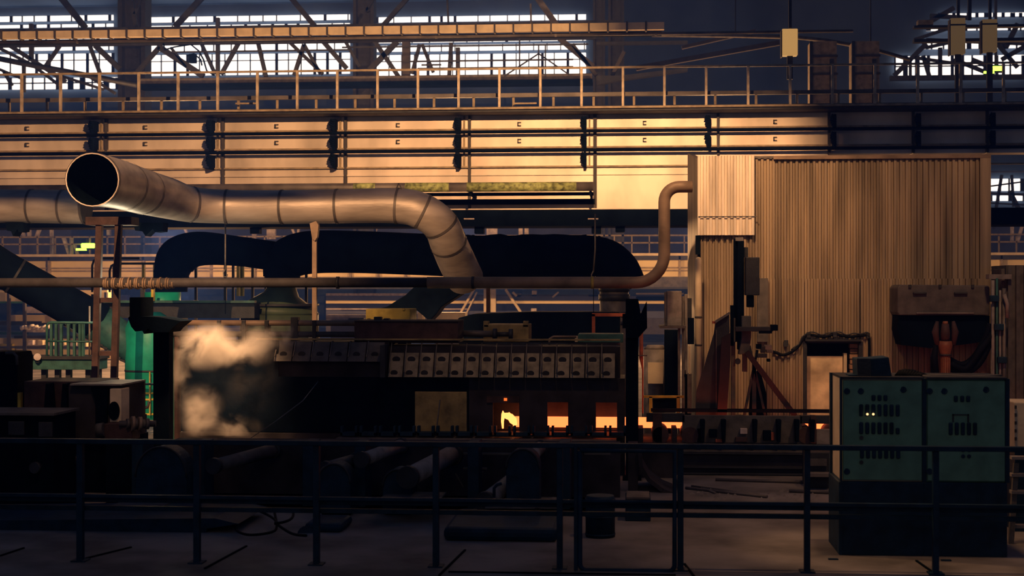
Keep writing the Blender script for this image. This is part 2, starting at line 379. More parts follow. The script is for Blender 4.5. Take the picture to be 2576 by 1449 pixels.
# far crane girder: warm panels
Y = 60
t = thing('far_crane_girder', 'distant cream crane girder with a bright rail on top, seen under the ducts', 'girder', P(1288, 700, Y))
zt = Z(641, Y, 300); 
def FZ(py): return Z(py, Y, 300)
xa, xb = X(-60, Y), X(2640, Y)
MB().box(xa, xb, Y, Y+1, FZ(697), FZ(656)).build('web_panel', 'fargirder', t)
MB().box(xa, xb, Y-.35, Y+1.2, FZ(646), FZ(640)).build('rail', 'cream', t)
MB().box(xa, xb, Y-.2, Y+1.1, FZ(656), FZ(646)).build('top_flange', 'dark', t)
for a in (674, 681): MB().box(xa, xb, Y-.12, Y, FZ(a+2), FZ(a-1)).build('stiffener', 'rib', t)
MB().box(xa, xb, Y-.1, Y+1.1, FZ(722), FZ(697)).build('lower_web', 'dimgrey', t)
MB().box(xa, xb, Y-.3, Y+1.3, FZ(727), FZ(722)).build('bottom_flange', 'dark', t)
for px in (122, 360, 530, 640, 880, 950, 1020, 1594, 1710, 2520):
    MB().pbox(px-2.5, 640, px+2.5, 697, Y-.2, .2).build('stiffener', 'rib', t)
t = thing('far_walkway', 'distant walkway with pinkish posts and rails above the far crane girder', 'walkway', P(1288, 640, 66))
for yy in (596, 614): MB().box(X(-60, 66), X(2640, 66), 66, 66.1, Z(yy+1.8, 66, 300), Z(yy-1.8, 66, 300)).build('handrail', 'rib', t)
for px in range(-40, 2640, 44): MB().pbox(px, 594, px+3, 643, 66, .1).build('post', 'rib', t)
for (a,b,c,d,wd) in [(52,575,62,597,7),(74,575,74,597,7),(100,575,92,597,7),(130,575,130,640,6),(160,598,175,640,7),(180,598,180,640,7),(195,640,188,615,5),(274,578,274,592,8),(365,575,365,640,7),(345,600,352,640,6),
    (465,575,472,590,5),(640,575,640,600,10),(683,575,683,602,22),(735,575,742,590,5),(752,575,750,590,5),(905,575,905,590,16),(945,575,940,590,10),(1238,572,1238,595,27),(1310,572,1310,595,10),(1325,572,1325,595,10)]:
    MB().pbar(a,b,c,d,67,wd,.2).build('strut', 'pink', t)
# lower clutter: horizontal beams, pinkish
t = thing('far_mezzanine', 'distant mezzanine of pale beams and A-shaped braces seen below the thin pipe', 'mezzanine', P(1240, 790, 62))
Y = 62
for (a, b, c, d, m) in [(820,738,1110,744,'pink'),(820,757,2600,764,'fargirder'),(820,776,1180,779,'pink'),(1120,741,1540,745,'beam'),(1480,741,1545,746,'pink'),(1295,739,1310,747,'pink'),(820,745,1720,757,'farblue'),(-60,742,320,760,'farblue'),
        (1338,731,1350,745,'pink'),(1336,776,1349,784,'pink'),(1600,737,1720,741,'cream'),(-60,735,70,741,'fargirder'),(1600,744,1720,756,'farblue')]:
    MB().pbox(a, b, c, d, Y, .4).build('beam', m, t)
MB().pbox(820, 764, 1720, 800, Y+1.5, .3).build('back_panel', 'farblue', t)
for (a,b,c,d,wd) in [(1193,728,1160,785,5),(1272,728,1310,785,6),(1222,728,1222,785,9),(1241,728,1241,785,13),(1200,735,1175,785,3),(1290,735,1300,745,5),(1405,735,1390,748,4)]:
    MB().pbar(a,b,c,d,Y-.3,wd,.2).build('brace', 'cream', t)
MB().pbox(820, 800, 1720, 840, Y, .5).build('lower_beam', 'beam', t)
t = thing('far_platform_stack', 'distant bright mezzanine cluttered with pale sheets and boxes behind the green railing', 'platform', P(120, 960, 50))
Y = 50
for (a, b, c, d, m) in [(-60,730,270,758,'fargirder'),(64,772,155,788,'pink'),(25,793,205,812,'fargirder'),(-60,808,105,818,'dark'),(60,820,110,836,'cloth'),(-60,835,60,842,'teal'),(35,845,250,851,'beam'),(-60,851,320,870,'fargirder'),(-60,872,240,876,'beam'),
        (40,880,330,903,'fargirder'),(-60,903,340,935,'dark'),(-60,935,330,960,'cream'),(-60,758,60,763,'teal'),(0,865,30,885,'ochre'),(255,845,290,858,'yellow'),(252,862,262,885,'cream'),(278,862,286,885,'cream'),(215,815,240,830,'cloth'),(210,835,235,845,'cream'),(225,860,240,890,'cream')]:
    MB().pbox(a, b, c, d, Y+rnd.random(), .4).build('shelf_beam', m, t)
for px in (60, 20, 145, 200, 265): MB().pbox(px-3, 735, px+3, 965, Y-.2, .15).build('post', 'beam', t)
for px in (78,95,132,158,175,218,235,262,300): MB().pbox(px-5, 930, px+6, 962, Y-.4, .15).build('post', 'dark', t)
v = MB(); 
for i in range(7): v.ptube([(52+i*10,826-3*math.sin(i),Y-.6),(66+i*10,822+4*math.sin(i*2),Y-.6)], [6, 4], 7)
v.build('crumpled_sheet', 'cloth', t)
for i, (px, py) in enumerate([(70,862),(95,862),(120,864),(150,862),(176,864),(205,866)]):
    MB().pbox(px, py-6, px+12, py+6, Y-.5, .3).build('carton', 'cream' if i % 2 else 'pink', t)
# ============================================================ MAIN CRANE GIRDER
Y = 38.0
REF = 1030
def GZ(py, yy=Y): return Z(py, yy, REF)
g = thing('crane_girder', 'big riveted cream crane girder with ribs and bracket clamps, lit by sodium lamps', 'girder', P(1288, 560, Y))
xa, xb = X(-80, Y), X(2660, Y)
joints = [-80, 270, 563, 871, 1182, 1497, 1806, 2085, 2296, 2482, 2660]
for i in range(10):
    MB().box(X(joints[i], Y)+.02, X(joints[i+1], Y)-.02, Y, Y+.6, GZ(528 if i < 7 else 395), GZ(293)).build('web_panel', 'girder', g)
MB().box(xa, xb, Y-.75, Y+.9, GZ(293), GZ(279)).build('top_flange', 'dark', g, .02)
MB().box(xa, xb, Y-.5, Y+.9, GZ(572), GZ(531)).build('bottom_box', 'shaded_black', g, .02)  # shade under the girder put into the colour
MB().box(xa, X(1735, Y), Y-.25, Y, GZ(531), GZ(527)).build('bottom_ledge', 'girder', g)
for py in (327, 373, 421): MB().box(xa, xb, Y-.10, Y, GZ(py+3), GZ(py-1)).build('stiffener', 'rib', g)
for py in (440,): MB().box(xa, xb, Y-.05, Y, GZ(py+3), GZ(py-1)).build('stiffener', 'girder', g)
for py in (337, 384): MB().tube([(xa, Y-.33, GZ(py)), (xb, Y-.33, GZ(py))], .042, 8).build('current_rail', 'shaded_black', g)
MB().box(xa, X(1497, Y), Y-.16, Y, GZ(516), GZ(503)).build('lower_angle', 'shaded_black', g)
for j, px in enumerate(joints[1:-1]):
    wpx = 9 if px == 1497 else 6
    MB().box(X(px-wpx/2, Y), X(px+wpx/2, Y), Y-.12, Y, GZ(528 if px < 1600 else 395), GZ(293)).build('joint_plate', 'beam', g)
    bx = px - 25 if px < 2000 else px + 10
    for py in (315, 358, 403):
        if px > 1600 and py > 400: continue
        c = MB(); q = lambda x, y: (X(bx+x, Y), Y-.34, GZ(py+y))
        c.box(X(bx-3, Y), X(bx+4, Y), Y-.36, Y, GZ(py+22), GZ(py-14))
        for dy in (-10, -4, 2, 8, 13):
            c.tube([q(-12+abs(dy)*.4, dy-3), q(0, dy+2), q(4, dy+1)], .035, 6)
        c.build('festoon_bracket', 'shaded_black', g)
    if 400 < px < 1600 or px == 270: MB().box(X(px-16, Y), X(px-12, Y), Y-.05, Y, GZ(425), GZ(293)).build('joint_plate', 'rib', g)
for px in (70, 367, 697, 1002, 1307, 1622, 1950):
    for py in (315, 357):
        c = MB(); x0, x1 = X(px-5, Y), X(px+4, Y)
        c.box(x0, x0+.025, Y-.06, Y, GZ(py+5), GZ(py-5)); c.box(x0, x1, Y-.06, Y, GZ(py-3), GZ(py-5)); c.box(x0, x1, Y-.06, Y, GZ(py+5), GZ(py+3)); c.build('lifting_lug', 'beam', g)
for (px, py) in [(1205, 578), (1500, 578), (640, 578), (1560, 574)]:
    MB().pbox(px-12, py-12, px+12, py+10, Y-.3, .3).build('hanger_box', 'shaded_black', g, .02)
for (px) in (1180, 1492): MB().pbox(px-13, 549, px+13, 552, Y-.53, .03).build('bolt_plate', 'pink', g)
# walkway railing on the girder
Y2 = 37.2
t = thing('walkway_railing', 'yellowish post railing along the top of the cream crane girder', 'railing', P(1288, 276, Y2))
zt = Z(175, Y2, 1050); zb = Z(274, Y2, 1050); zm = Z(229, Y2, 1050)
xa2, xb2 = X(-80, Y2), X(2660, Y2)
MB().box(xa2, xb2, Y2-.03, Y2+.02, zt-.03, zt+.02).build('top_rail', 'rib', t)
MB().box(xa2, xb2, Y2+.9, Y2+1.0, zm-.06, zm+.04).build('middle_rail', 'pipe', t)
MB().box(xa2, xb2, Y2-.05, Y2+1.2, zb-.03, zb+.02).build('walkway_deck', 'rib', t)
x = X(55, Y2); st = (X(1463, Y2)-X(55, Y2))/14
x -= st
while x < xb2:
    MB().box(x-.03, x+.03, Y2-.045, Y2+.03, zb, zt).build('post', 'brass', t)
    MB().box(x-.03+st*.27, x+.03+st*.27, Y2+.95, Y2+1.0, zb, zb+.5).build('post', 'rib', t); x += st
for px in (620, 1320): MB().pbox(px-28, 258, px+30, 262, Y2+.7, .05).build('toe_bar', 'rib', t)
# green-stained pipe along the girder
Y = 36.6
t = thing('stained_pipe', 'brown pipe with yellow-green stains running along the foot of the crane girder', 'pipe', P(900, 470, Y))
z = Z(470, Y, 1300)
MB().tube([(X(-80, Y), Y, z), (X(1492, Y), Y, z)], .115, 16).build('pipe', 'pipe', t)
for (a, b) in [(890, 945), (1020, 1130), (1175, 1450)]: MB().tube([(X(a, Y), Y, z), (X(b, Y), Y, z)], .118, 16).build('stained_sleeve', 'stain', t)
MB().box(X(-80, Y), X(1492, Y), Y+.3, Y+.42, z-.2, z-.12).build('pipe_shelf', 'shaded_black', t)
for px in (120, 420, 871, 1182, 1485): p = P(px, 480, Y); MB().box(p.x-.03, p.x+.03, Y+.1, 38, z-.2, z-.1).build('support', 'shaded_black', t)
# added plates out of view, placed only to cut the spot beams
def shade(lamp, pts, Yt, t_, lab):
    L_ = Vector(lamp); q = [L_ + (Vector((x, Yt, z)) - L_) * t_ for x, z in pts]; n = len(q)
    vs = q + [p + Vector((0, .02, 0)) for p in q]
    o = MB().add(vs, [tuple(range(n)), tuple(reversed(range(n, 2*n)))] + [(i, i+n, (i+1)%n+n, (i+1)%n) for i in range(n)]).build('beam_blocker', 'dark')
    tag(o, lab, 'light blocker')
shade((-0.5, 19, 10.0), [(5.5, 2.5), (4.7, 6.2), (3.6, 7.2), (-.3, 7.7), (-.9, 9.2), (-1.3, 13), (-1, 26), (30, 26), (30, 2.5)], 38, .07, 'added unseen plate cutting the side of the crane girder beam')
shade((-0.5, 19, 10.0), [(-40, 3.9), (20, 3.9), (20, -30), (-40, -30)], 38, .07, 'added unseen plate cutting the bottom of the crane girder beam')
shade((-7.0, 11.0, 9.0), [(-20, 4.35), (-10.6, 4.3), (-9.4, 4.05), (8, 4.0), (8, 14), (-20, 14)], 25.3, .12, 'added unseen plate cutting the top of the silver duct beam')
# ============================================================ SILVER DUCTS
def ringed(t, pts, rads, rings, m, mr='steel', n=28, inner=False, wob=0):
    sp = spline([tuple(p) for p in pts], 6); rr = spline([(r, 0, 0) for r in rads], 6); rr = [q.x for q in rr]
    d = MB().tube(sp, rr, n, caps=False); 
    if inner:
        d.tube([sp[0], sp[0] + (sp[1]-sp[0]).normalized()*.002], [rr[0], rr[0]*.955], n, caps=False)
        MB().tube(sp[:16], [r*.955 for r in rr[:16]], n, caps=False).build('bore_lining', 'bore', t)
    o = d.build('duct_shell', m, t)
    for k in rings:
        i = min(int(k), len(sp)-2); f = k - i; c = sp[i].lerp(sp[i+1], f); dr = (sp[i+1]-sp[i]).normalized(); r = rr[i]*(1-f)+rr[i+1]*f
        MB().tube([c - dr*.022, c + dr*.022], r*1.03, n, caps=False).build('joint_band', mr, t)
    return sp, rr
t = thing('silver_duct', 'large silver insulated duct with open dark mouth, bending down at its other end', 'duct', P(235, 452, 20.6))
path = [P(232,452,21.0), P(290,462,22.2), P(352,480,23.6), P(420,498,24.7), P(480,514,25.3), P(570,520,25.6), P(710,521,25.6), P(848,519,25.6), P(1000,518,25.6), P(1062,532,25.6), P(1108,566,25.75), P(1128,610,26.0), P(1148,655,26.4), P(1170,700,26.9)]
rd = [.395, .385, .375, .355, .315, .30, .30, .30, .31, .32, .32, .33, .34, .34]
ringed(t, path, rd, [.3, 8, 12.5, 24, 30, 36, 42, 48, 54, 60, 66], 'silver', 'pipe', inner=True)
# black plug added as the shade deep in the bore
MB().tube([path[2], path[2] + Vector((.001, .02, 0))], .33, 20).build('shade_plug', 'bore', t)
fr = MB(); p = P(1003, 478, 25.5); fr.bar(p + Vector((-.06, 0, -.02)), p + Vector((0, 0, .12)), .02); fr.bar(p + Vector((.07, 0, -.02)), p + Vector((0, 0, .12)), .02); fr.build('lifting_eye', 'steel', t)
t = thing('straight_duct', 'silver duct coming from the picture edge, passing behind the open mouth', 'duct', P(100, 520, 26.5))
pth = [P(-60,518,26.3), P(80,519,26.3), P(150,520,26.3), P(216,521,26.3)]
ringed(t, pth, [.31]*4, [6, 17.9, 12.7], 'silver', 'pipe')
MB().tube([pth[3], pth[3] + Vector((.01, 0, 0))], .3, 24).build('end_cap', 'dark', t)
# ragged bits of insulation hanging
for (px, py, sc, lab) in [(370, 578, 1.0, 'ragged dark lagging hanging under the silver duct beside the rust-red legs'), (35, 578, .6, 'small dark clamp hanging under the straight duct')]:
    m = MB()
    m.poly([(px-36*sc, py-18), (px+40*sc, py-18), (px+38*sc, py+4), (px+20*sc, py+6), (px+14*sc, py-2), (px+2*sc, py+10), (px-4*sc, py+16), (px-12*sc, py+4), (px-30*sc, py+2)], 25.2 if px > 100 else 26.2, .3)
    tag(m.build('hanging_lagging', 'shaded_black'), lab, 'lagging')
# rust-red double leg stand
Y = 24.0
t = thing('duct_stand', 'rust-red two-legged stand with rungs carrying the silver duct mouth', 'stand', (X(268, Y), Y, 0))
mY = S(268, Y)
for (a, b) in ((251, 241), (299, 289)):
    MB().bar(P(a, 552, Y), (X(b-6, Y), Y, 0), 16*mY, 16*mY).build('leg', 'rust', t, .01)
for py in (755, 889): MB().pbox(246, py-6, 292, py+6, Y, 10*mY).build('rung', 'rust', t)
MB().pbox(214, 545, 330, 566, Y-.1, .4).build('saddle', 'rust', t, .01)
t = thing('pipe_hanger_post', 'slim pale post with a pointed head standing under the silver duct', 'post', (X(790, 25), 25, 0))
MB().pbox(785, 590, 796, 812, 25, .07).build('shaft', 'pipewarm', t)
MB().poly([(779,562),(795,556),(801,566),(798,596),(792,606),(785,600)], 24.95, .12).build('post_head', 'pipewarm', t)
MB().box(X(786,25), X(795,25), 25.01, 25.06, 0, Z(806,25,790)).build('foot', 'dark', t)
# ============================================================ BIG DARK DUCTS
t = thing('arched_dark_duct', 'huge near-black duct arching up and running behind the thin pipe', 'duct', P(430, 700, 30))
Y = 30.0
pth = [P(430,735,Y), P(431,690,Y), P(448,648,Y), P(500,626,Y), P(600,632,Y), P(705,647,Y)]
ringed(t, pth, [.34, .36, .42, .36, .31, .31], [6, 30], 'shaded_black', 'shaded_black')
t = thing('broad_dark_duct', 'widest near-black duct running across behind the silver elbow', 'duct', P(900, 640, 30))
pth = [P(706,700,Y), P(712,664,Y), P(735,645,Y), P(790,634,Y), P(900,634,Y), P(1060,640,Y), P(1190,645,Y), P(1350,645,Y), P(1500,646,Y), P(1560,668,Y+.1), P(1592,708,Y+.3)]
ringed(t, pth, [.36,.40,.44,.445,.435,.43,.43,.43,.42,.34,.26], [36, 48], 'shaded_black', 'shaded_black')
fz = MB(); tp = [(800 + i*27, 592 + rnd.uniform(-4, 3)) for i in range(26)]
fz.poly(tp + [(1475, 602), (800, 602)], Y-.12, .2)
fz.build('torn_fringe', 'shaded_black', t)
t = thing('duct_dropper', 'dark vertical duct stub dropping onto the pale conical hood', 'duct', P(712, 730, 30))
MB().ptube([(712,640,30),(712,706,30)], 43, 24).build('duct_shell', 'shaded_black', t); MB().ptube([(712,704,30),(712,712,30)], 47, 24).build('joint_band', 'dark', t)
t = thing('conical_hood', 'pale green conical hood over the round tank', 'hood', P(710, 800, 30))
MB().ptube([(712,710,30),(708,740,30),(703,772,30),(703,790,30)], [30, 44, 92, 100], 28).build('cone', 'palegreen', t)
MB().ptube([(703,790,30),(703,850,30)], 98, 28).build('tank_wall', 'palegreen', t)
MB().ptube([(703,764,30),(703,770,30)], 99, 28).build('rim', 'dark', t)
MB().box(X(612,30), X(795,30), 29.6, 30.4, 0, Z(846,30,700)).build('plinth', 'dark', t)
t = thing('slanted_duct', 'near-black duct dropping slantwise behind the rust-red legs', 'duct', P(100, 720, 28))
ringed(t, [P(-60,630,27), P(0,672,27.2), P(130,745,27.6), P(250,812,28)], [.36,.355,.36,.38], [8], 'shaded_black', 'dark')
MB().ptube([(235,805,28),(300,850,28),(340,890,28)], [50, 44, 34], 20).build('lower_sleeve', 'teal', t)
t = thing('chute_duct', 'dark square chute sloping down behind the yellow box', 'chute', P(1080, 800, 28))
MB().poly([(1020,742),(1056,708),(1192,708),(1180,726),(1110,772),(1096,792),(1080,808),(1045,778),(936,780),(972,772)], 27.8, .7).build('chute_body', 'shaded_black', t, .03)
t = thing('pump_pipe_stack', 'fat pale riser pipe with bands standing under the dark duct end', 'pipe', (X(1545, 29), 29, 0))
MB().tube([(X(1545,29), 29, 0), P(1545,728,29)], 36*S(1545,29), 24).build('riser', 'steel', t)
for (py, h_) in ((748, 8), (790, 6), (812, 4), (727, 6)): MB().ptube([(1545,py-h_,29),(1545,py+h_,29)], 39, 24).build('band', 'dark', t)
# dark shed roof / hopper behind covers
t = thing('dark_tank', 'long dark blue-grey vessel lying behind the perforated covers', 'tank', (X(1330, 27), 27, 0))
MB().poly([(1145,830),(1152,800),(1190,790),(1330,785),(1560,785),(1560,860),(1145,860)], 27, 1.0).build('vessel', 'shaded_black', t, .03)
MB().box(X(1150,27), X(1555,27), 27.1, 27.9, 0, Z(858,27,1350)).build('plinth', 'dark', t)
# green vertical tank
Y = 27.5
t = thing('green_tank', 'tall vivid green cylindrical tank behind the dark pillar', 'tank', (X(378, Y+.6), Y+.6, 0))
mm = S(378, Y)
pc = Vector((X(376, Y+.5), Y+.5, 0)); r = 61*mm
MB().tube([pc, pc + Vector((0, 0, Z(828, Y, 376))), pc + Vector((0, 0, Z(800, Y, 376))), pc + Vector((0, 0, Z(786, Y, 376)))], [r, r, r*.8, r*.45], 32).build('shell', 'green', t)
for (py, m_) in ((935, 'dark'), (990, 'yellow'), (1006, 'yellow'), (1043, 'yellow')): z = Z(py, Y, 376); MB().tube([pc + Vector((0, 0, z-.018)), pc + Vector((0, 0, z+.018))], r*1.02, 32).build('hoop', m_, t)
MB().pbox(375, 935, 378, 1045, Y-.05, .03).build('seam', 'ochre', t)
t = thing('green_vessel', 'shorter teal vessel glimpsed between the thin pipe and the green tank', 'tank', P(400, 790, 29))
MB().ptube([(408,735,29.5),(408,790,29.5)], 46, 20).build('shell', 'green', t)
MB().pbox(255, 756, 640, 762, 28.6, .2).build('platform_edge', 'teal', t); MB().pbox(255, 762, 640, 800, 28.8, .5).build('platform_beam', 'dark', t)
MB().pbox(380, 725, 386, 757, 28.5, .1).build('post', 'yellow', t); MB().box(X(330,29), X(450,29), 28.9, 29.6, 0, Z(800,29,400)).build('plinth', 'dark', t)
MB().pbox(353, 724, 360, 757, 28.5, .1).build('post', 'dark', t)
# pipe loops and yellow posts behind
t = thing('pipe_loops', 'bent handrail loops and yellow posts standing behind the thin pipe', 'handrail', P(400, 700, 31)); t.name = 'looped_handrail'; WL[t.name] = t.location.copy()
for (a, b, m_) in ((232, 650, 'dark'), (276, 663, 'dark')):
    MB().ptube([(a,735,31),(a,b+18,31),(a+4,b+6,31),(a+14,b,31),(a+120,b,31)], 3, 8).build('loop', m_, t)
MB().ptube([(286,735,31),(286,665,31)], 3, 8).build('upright', 'dark', t)
for px in (360, 388, 598, 606, 610): MB().pbox(px-3, 660, px+3, 745, 31, .06).build('yellow_post', 'ochre', t)
for px in (492, 566, 586, 635, 668, 770): MB().pbox(px-3, 655, px+3, 760, 31.2, .06).build('upright', 'dark', t)
for px in (232, 360, 492, 668, 770): MB().box(X(px-3,31), X(px+3,31), 31, 31.06, 0, Z(740,31,px)).build('upright', 'dark', t)
MB().pbox(380, 662, 780, 665, 31.1, .05).build('top_bar', 'dark', t)
t = thing('steel_pillar_pair', 'brown post rising between the pale A-braces behind the thin pipe', 'post', (X(1228, 29), 29, 0)); t.name = 'brown_post'; WL[t.name] = t.location.copy()
MB().box(X(1223,29), X(1233,29), 29, 29.1, 0, Z(712,29,1228)).build('shaft', 'rust', t)
# hoist hooks
for (px, y0, y1, Y, lab, bend) in [(567, 570, 700, 26, 'thin chain with hook hanging in front of the arched dark duct', 0), (1493, 550, 705, 26, 'hook block hanging on a thin rod before the broad dark duct', -4)]:
    t = thing('hoist_hook', lab, 'hook', P(px, y1, Y), 'hoist hooks on long rods')
    MB().ptube([(px+(4 if bend else 0),y0-12,Y),(px+(4 if bend else 0),(y0+y1)//2,Y),(px,y1-22,Y)], 2, 6).build('rod', 'steel', t)
    MB().ptube([(px,y1-24,Y),(px-5,y1-14,Y),(px-4,y1-4,Y),(px+3,y1-3,Y),(px+5,y1-10,Y)], 1.8, 6).build('hook', 'steel', t)
    MB().ptube([(px,y1-4,Y),(px,y1+90,Y)], 1.0, 5).build('cord', 'shaded_black', t)
# ============================================================ THIN PIPE WITH RISER
Y = 21.5
t = thing('thin_pipe', 'long thin brown pipe crossing the hall and rising in an elbow to the shed', 'pipe', P(1288, 712, Y))
z = Z(711, Y, 1300); m1 = S(1640, Y)
x0, x1 = X(-80, Y), X(1600, Y); xr = X(1671, Y); rr = .07
pts = [(x0, Y, z), (X(1075, Y), Y, z)]
MB().tube(pts, .073, 14).build('pipe_run', 'beam', t)  # left run darker: shade put into the pipe colour
bend = [(X(1075, Y), Y, z), (x1, Y, z)]
R0 = xr - x1
for k in range(1, 9): a = math.pi/2*k/8; bend.append((x1 + R0*math.sin(a), Y, z + R0*(1-math.cos(a))))
zt = Z(470, Y, 1690); R1 = X(1700, Y) - xr + .05
for k in range(0, 9): a = math.pi/2*k/8; bend.append((xr + R1*(1-math.cos(a)), Y, zt - R1 + R1*math.sin(a)))
bend.append((X(1742, Y), Y, zt))
MB().tube(bend, .085, 16).build('elbowed_run', 'pipewarm', t)
for px in (1490, 1190, 850): MB().tube([(X(px, Y)-.02, Y, z), (X(px, Y)+.02, Y, z)], .093, 14).build('clamp', 'ochre' if px == 1490 else 'dark', t)
lag = MB(); 
for i in range(34):
    px = 262 + i*5.2; r = .075 + .012*math.sin(i*1.7) + rnd.random()*.008; lag.tube([(X(px, Y), Y, z-.01), (X(px+4, Y), Y, z-.01)], r, 12)
lag.build('peeling_wrap', 'pipewarm', t)
# ============================================================ SHED
YS = 23.0
def corr(mb, x0, x1, Y, z0, z1, pitch=.088, dep=.035, th=.02):
    prof = []; x = x0; k = 0
    while x < x1:
        for (f, d) in ((0, 0), (.42, 0), (.52, dep), (.90, dep)): 
            xx = x + f*pitch
            if xx <= x1: prof.append((xx, d))
        x += pitch
    n = len(prof); vs = []
    for zz in (z0, z1):
        vs += [(a, Y + d, zz) for a, d in prof]
    vs += [(a, Y + d + th, zz) for zz in (z0, z1) for a, d in prof]
    fs = []
    for i in range(n-1):
        fs.append((i, i+1, n+i+1, n+i)); fs.append((2*n+i+1, 2*n+i, 3*n+i, 3*n+i+1))
    fs.append((0, n, 3*n, 2*n)); fs.append((n-1, 3*n-1, 4*n-1, 2*n-1))
    mb.add(vs, fs); return mb
sx0, sx1 = X(1756, YS), X(2486, YS)
shed = thing('corrugated_shed', 'tall brown corrugated metal shed with a doorway and bright new patch', 'shed', ((sx0+sx1)/2, YS, 0))
zt = Z(397, YS, 2120); zl = Z(706, YS, 2120)
dx0, dx1 = X(2024, YS), X(2164, YS); dz = Z(858, YS, 2090)
c = MB(); corr(c, sx0, sx1, YS, zl-.03, zt); c.build('upper_cladding', 'corr', shed)
c = MB(); corr(c, sx0, dx0, YS-.04, 0, zl+.03); corr(c, dx1, sx1, YS-.04, 0, zl+.03); corr(c, dx0, dx1, YS-.04, dz, zl+.03); c.build('lower_cladding', 'corr', shed)
c = MB(); corr(c, sx0-.01, X(1903, YS), YS-.10, Z(592, YS, 1830), Z(393, YS, 1830), .092, .03)
c.build('bright_patch', 'corrnew', shed)['label'] = 'newer pale corrugated patch'
MB().box(sx0, X(1903, YS), YS-.115, YS-.10, Z(546.5, YS, 1830), Z(544.5, YS, 1830)).build('patch_seam', 'dimgrey', shed)
MB().box(sx0, X(1945, YS), YS-.03, YS+.06, Z(398, YS, 1850), Z(393, YS, 1850)).build('eave_flashing', 'steel', shed)
MB().box(X(1945, YS), sx1+.03, YS-.05, YS+.06, zt-.02, zt+.035).build('eave_flashing', 'pipewarm', shed)
MB().box(sx1-.13, sx1+.03, YS-.045, YS+.08, 0, zt).build('corner_flashing', 'corr', shed)
# side wall
m = MB(); m.add([(sx0-.01, YS, 0), (sx0-.01, YS+3.9, 0), (sx0-.01, YS+3.9, zt+.45), (sx0-.01, YS, zt), (sx0+.06, YS, 0), (sx0+.06, YS+3.9, 0), (sx0+.06, YS+3.9, zt+.45), (sx0+.06, YS, zt)],
      [(0,1,2,3),(7,6,5,4),(0,3,7,4),(1,5,6,2),(2,6,7,3),(0,4,5,1)]); m.build('side_wall', 'corr', shed)
MB().box(sx0, sx1, YS+3.8, YS+3.9, 0, zt).build('rear_wall', 'dimgrey', shed)
MB().box(sx0, sx1, YS+.1, YS+3.9, zt-.08, zt-.04).build('shed_roof', 'dimgrey', shed)
MB().box(sx1-.06, sx1, YS+.1, YS+3.9, 0, zt).build('side_wall', 'dimgrey', shed)
# doorway
fr = MB(); fr.box(dx0-.03, dx0+.03, YS-.06, YS+.25, 0, dz); fr.box(dx1-.03, dx1+.03, YS-.06, YS+.25, 0, dz); fr.box(dx0, dx1, YS-.06, YS+.25, dz-.03, dz+.02)
fr.build('door_frame', 'dark', shed)
MB().box(dx0, dx1, YS-.12, YS+.02, dz, dz+.03).build('lintel_ledge', 'dark', shed)
dr = MB().box(X(2026, YS), X(2122, YS), YS+.1, YS+.15, 0, Z(897, YS, 2080)).build('shed_door', 'door', shed)
dr['label'] = 'cream shed door with a grey smudge'
MB().box(X(2026, YS), X(2133, YS), YS+.06, YS+.1, 0, Z(890, YS, 2080)).build('door_backing', 'door', shed) if False else None
MB().box(X(2124, YS), X(2132, YS), YS+.06, YS+.2, 0, Z(889, YS, 2080)).build('door_post', 'cream', shed)
MB().box(X(2022, YS), X(2028, YS), YS+.06, YS+.2, 0, Z(889, YS, 2080)).build('door_post', 'cream', shed)
bm_ = MB(); 
zz = 0.0; k = 0
while zz < Z(868, YS, 2150): bm_.box(X(2139, YS)+(k%2)*.01, X(2163, YS), YS+.05+(k%2)*.02, YS+.2, zz, zz+.068); zz += .08; k += 1
bm_.build('brick_jamb', 'brick', shed)
MB().box(dx0, dx1, YS+.5, YS+.55, 0, dz).build('interior_shade', 'shaded_black', shed)  # black sheet put in as the shade inside the shed
MB().ptube([(2058,1004-98,YS+.08),(2070,906,YS+.08)], 2, 6).build('door_latch', 'dark', dr) if False else None
# cable swag
t = thing('wall_cable', 'drooping black cable bundle running across the shed over the doorway', 'cable', P(2060, 850, YS-.1))
sw = spline([P(*q, YS-.08) for q in [(1942,884),(1955,888),(1970,893),(1990,886),(2008,872),(2018,856),(2032,842),(2060,846),(2080,846),(2100,840),(2120,845),(2140,847),(2165,844),(2184,845),(2187,862),(2187,905)]], 4)
MB().tube(sw, .022, 8).build('bundle', 'rubber', t); 
MB().tube([q + Vector((0, -.01, .035 + .012*math.sin(i))) for i, q in enumerate(sw[12:-6])], .012, 6).build('thin_wire', 'dark', t)
for (px, py) in ((2034,842),(2100,841),(2184,844),(1978,862)): MB().pbox(px-4, py-6, px+5, py+7, YS-.1, .1).build('clip', 'dark', t)
# fume hood on shed
t = thing('wall_hood', 'boxy purple-grey steel hood with two handles mounted low on the shed', 'hood', P(2373, 795, 22.3))
Y = 22.3
MB().poly([(2258,724),(2264,716),(2486,718),(2490,724),(2490,793),(2262,793),(2258,785)], Y, .8).build('hood_shell', 'dimgrey', t, .015)
for px in (2315, 2418): MB().pbox(px-17, 735, px+17, 740, Y-.05, .05).build('handle', 'dark', t, .008)
for px in (2290, 2366, 2448): MB().pbox(px-4, 716, px+3, 724, Y-.03, .03).build('hinge', 'dark', t)
MB().pbox(2306, 786, 2450, 789, Y-.03, .03).build('lip', 'grey', t)
MB().poly([(2260,794),(2490,794),(2488,838),(2470,860),(2430,866),(2340,876),(2268,868),(2258,830)], Y+.1, .5).build('rubber_curtain', 'shaded_black', t)
t = thing('orange_hydrant', 'orange-painted valve standpipe under the wall hood', 'valve', (X(2375, 21.7), 21.7, 0))
Y = 21.7
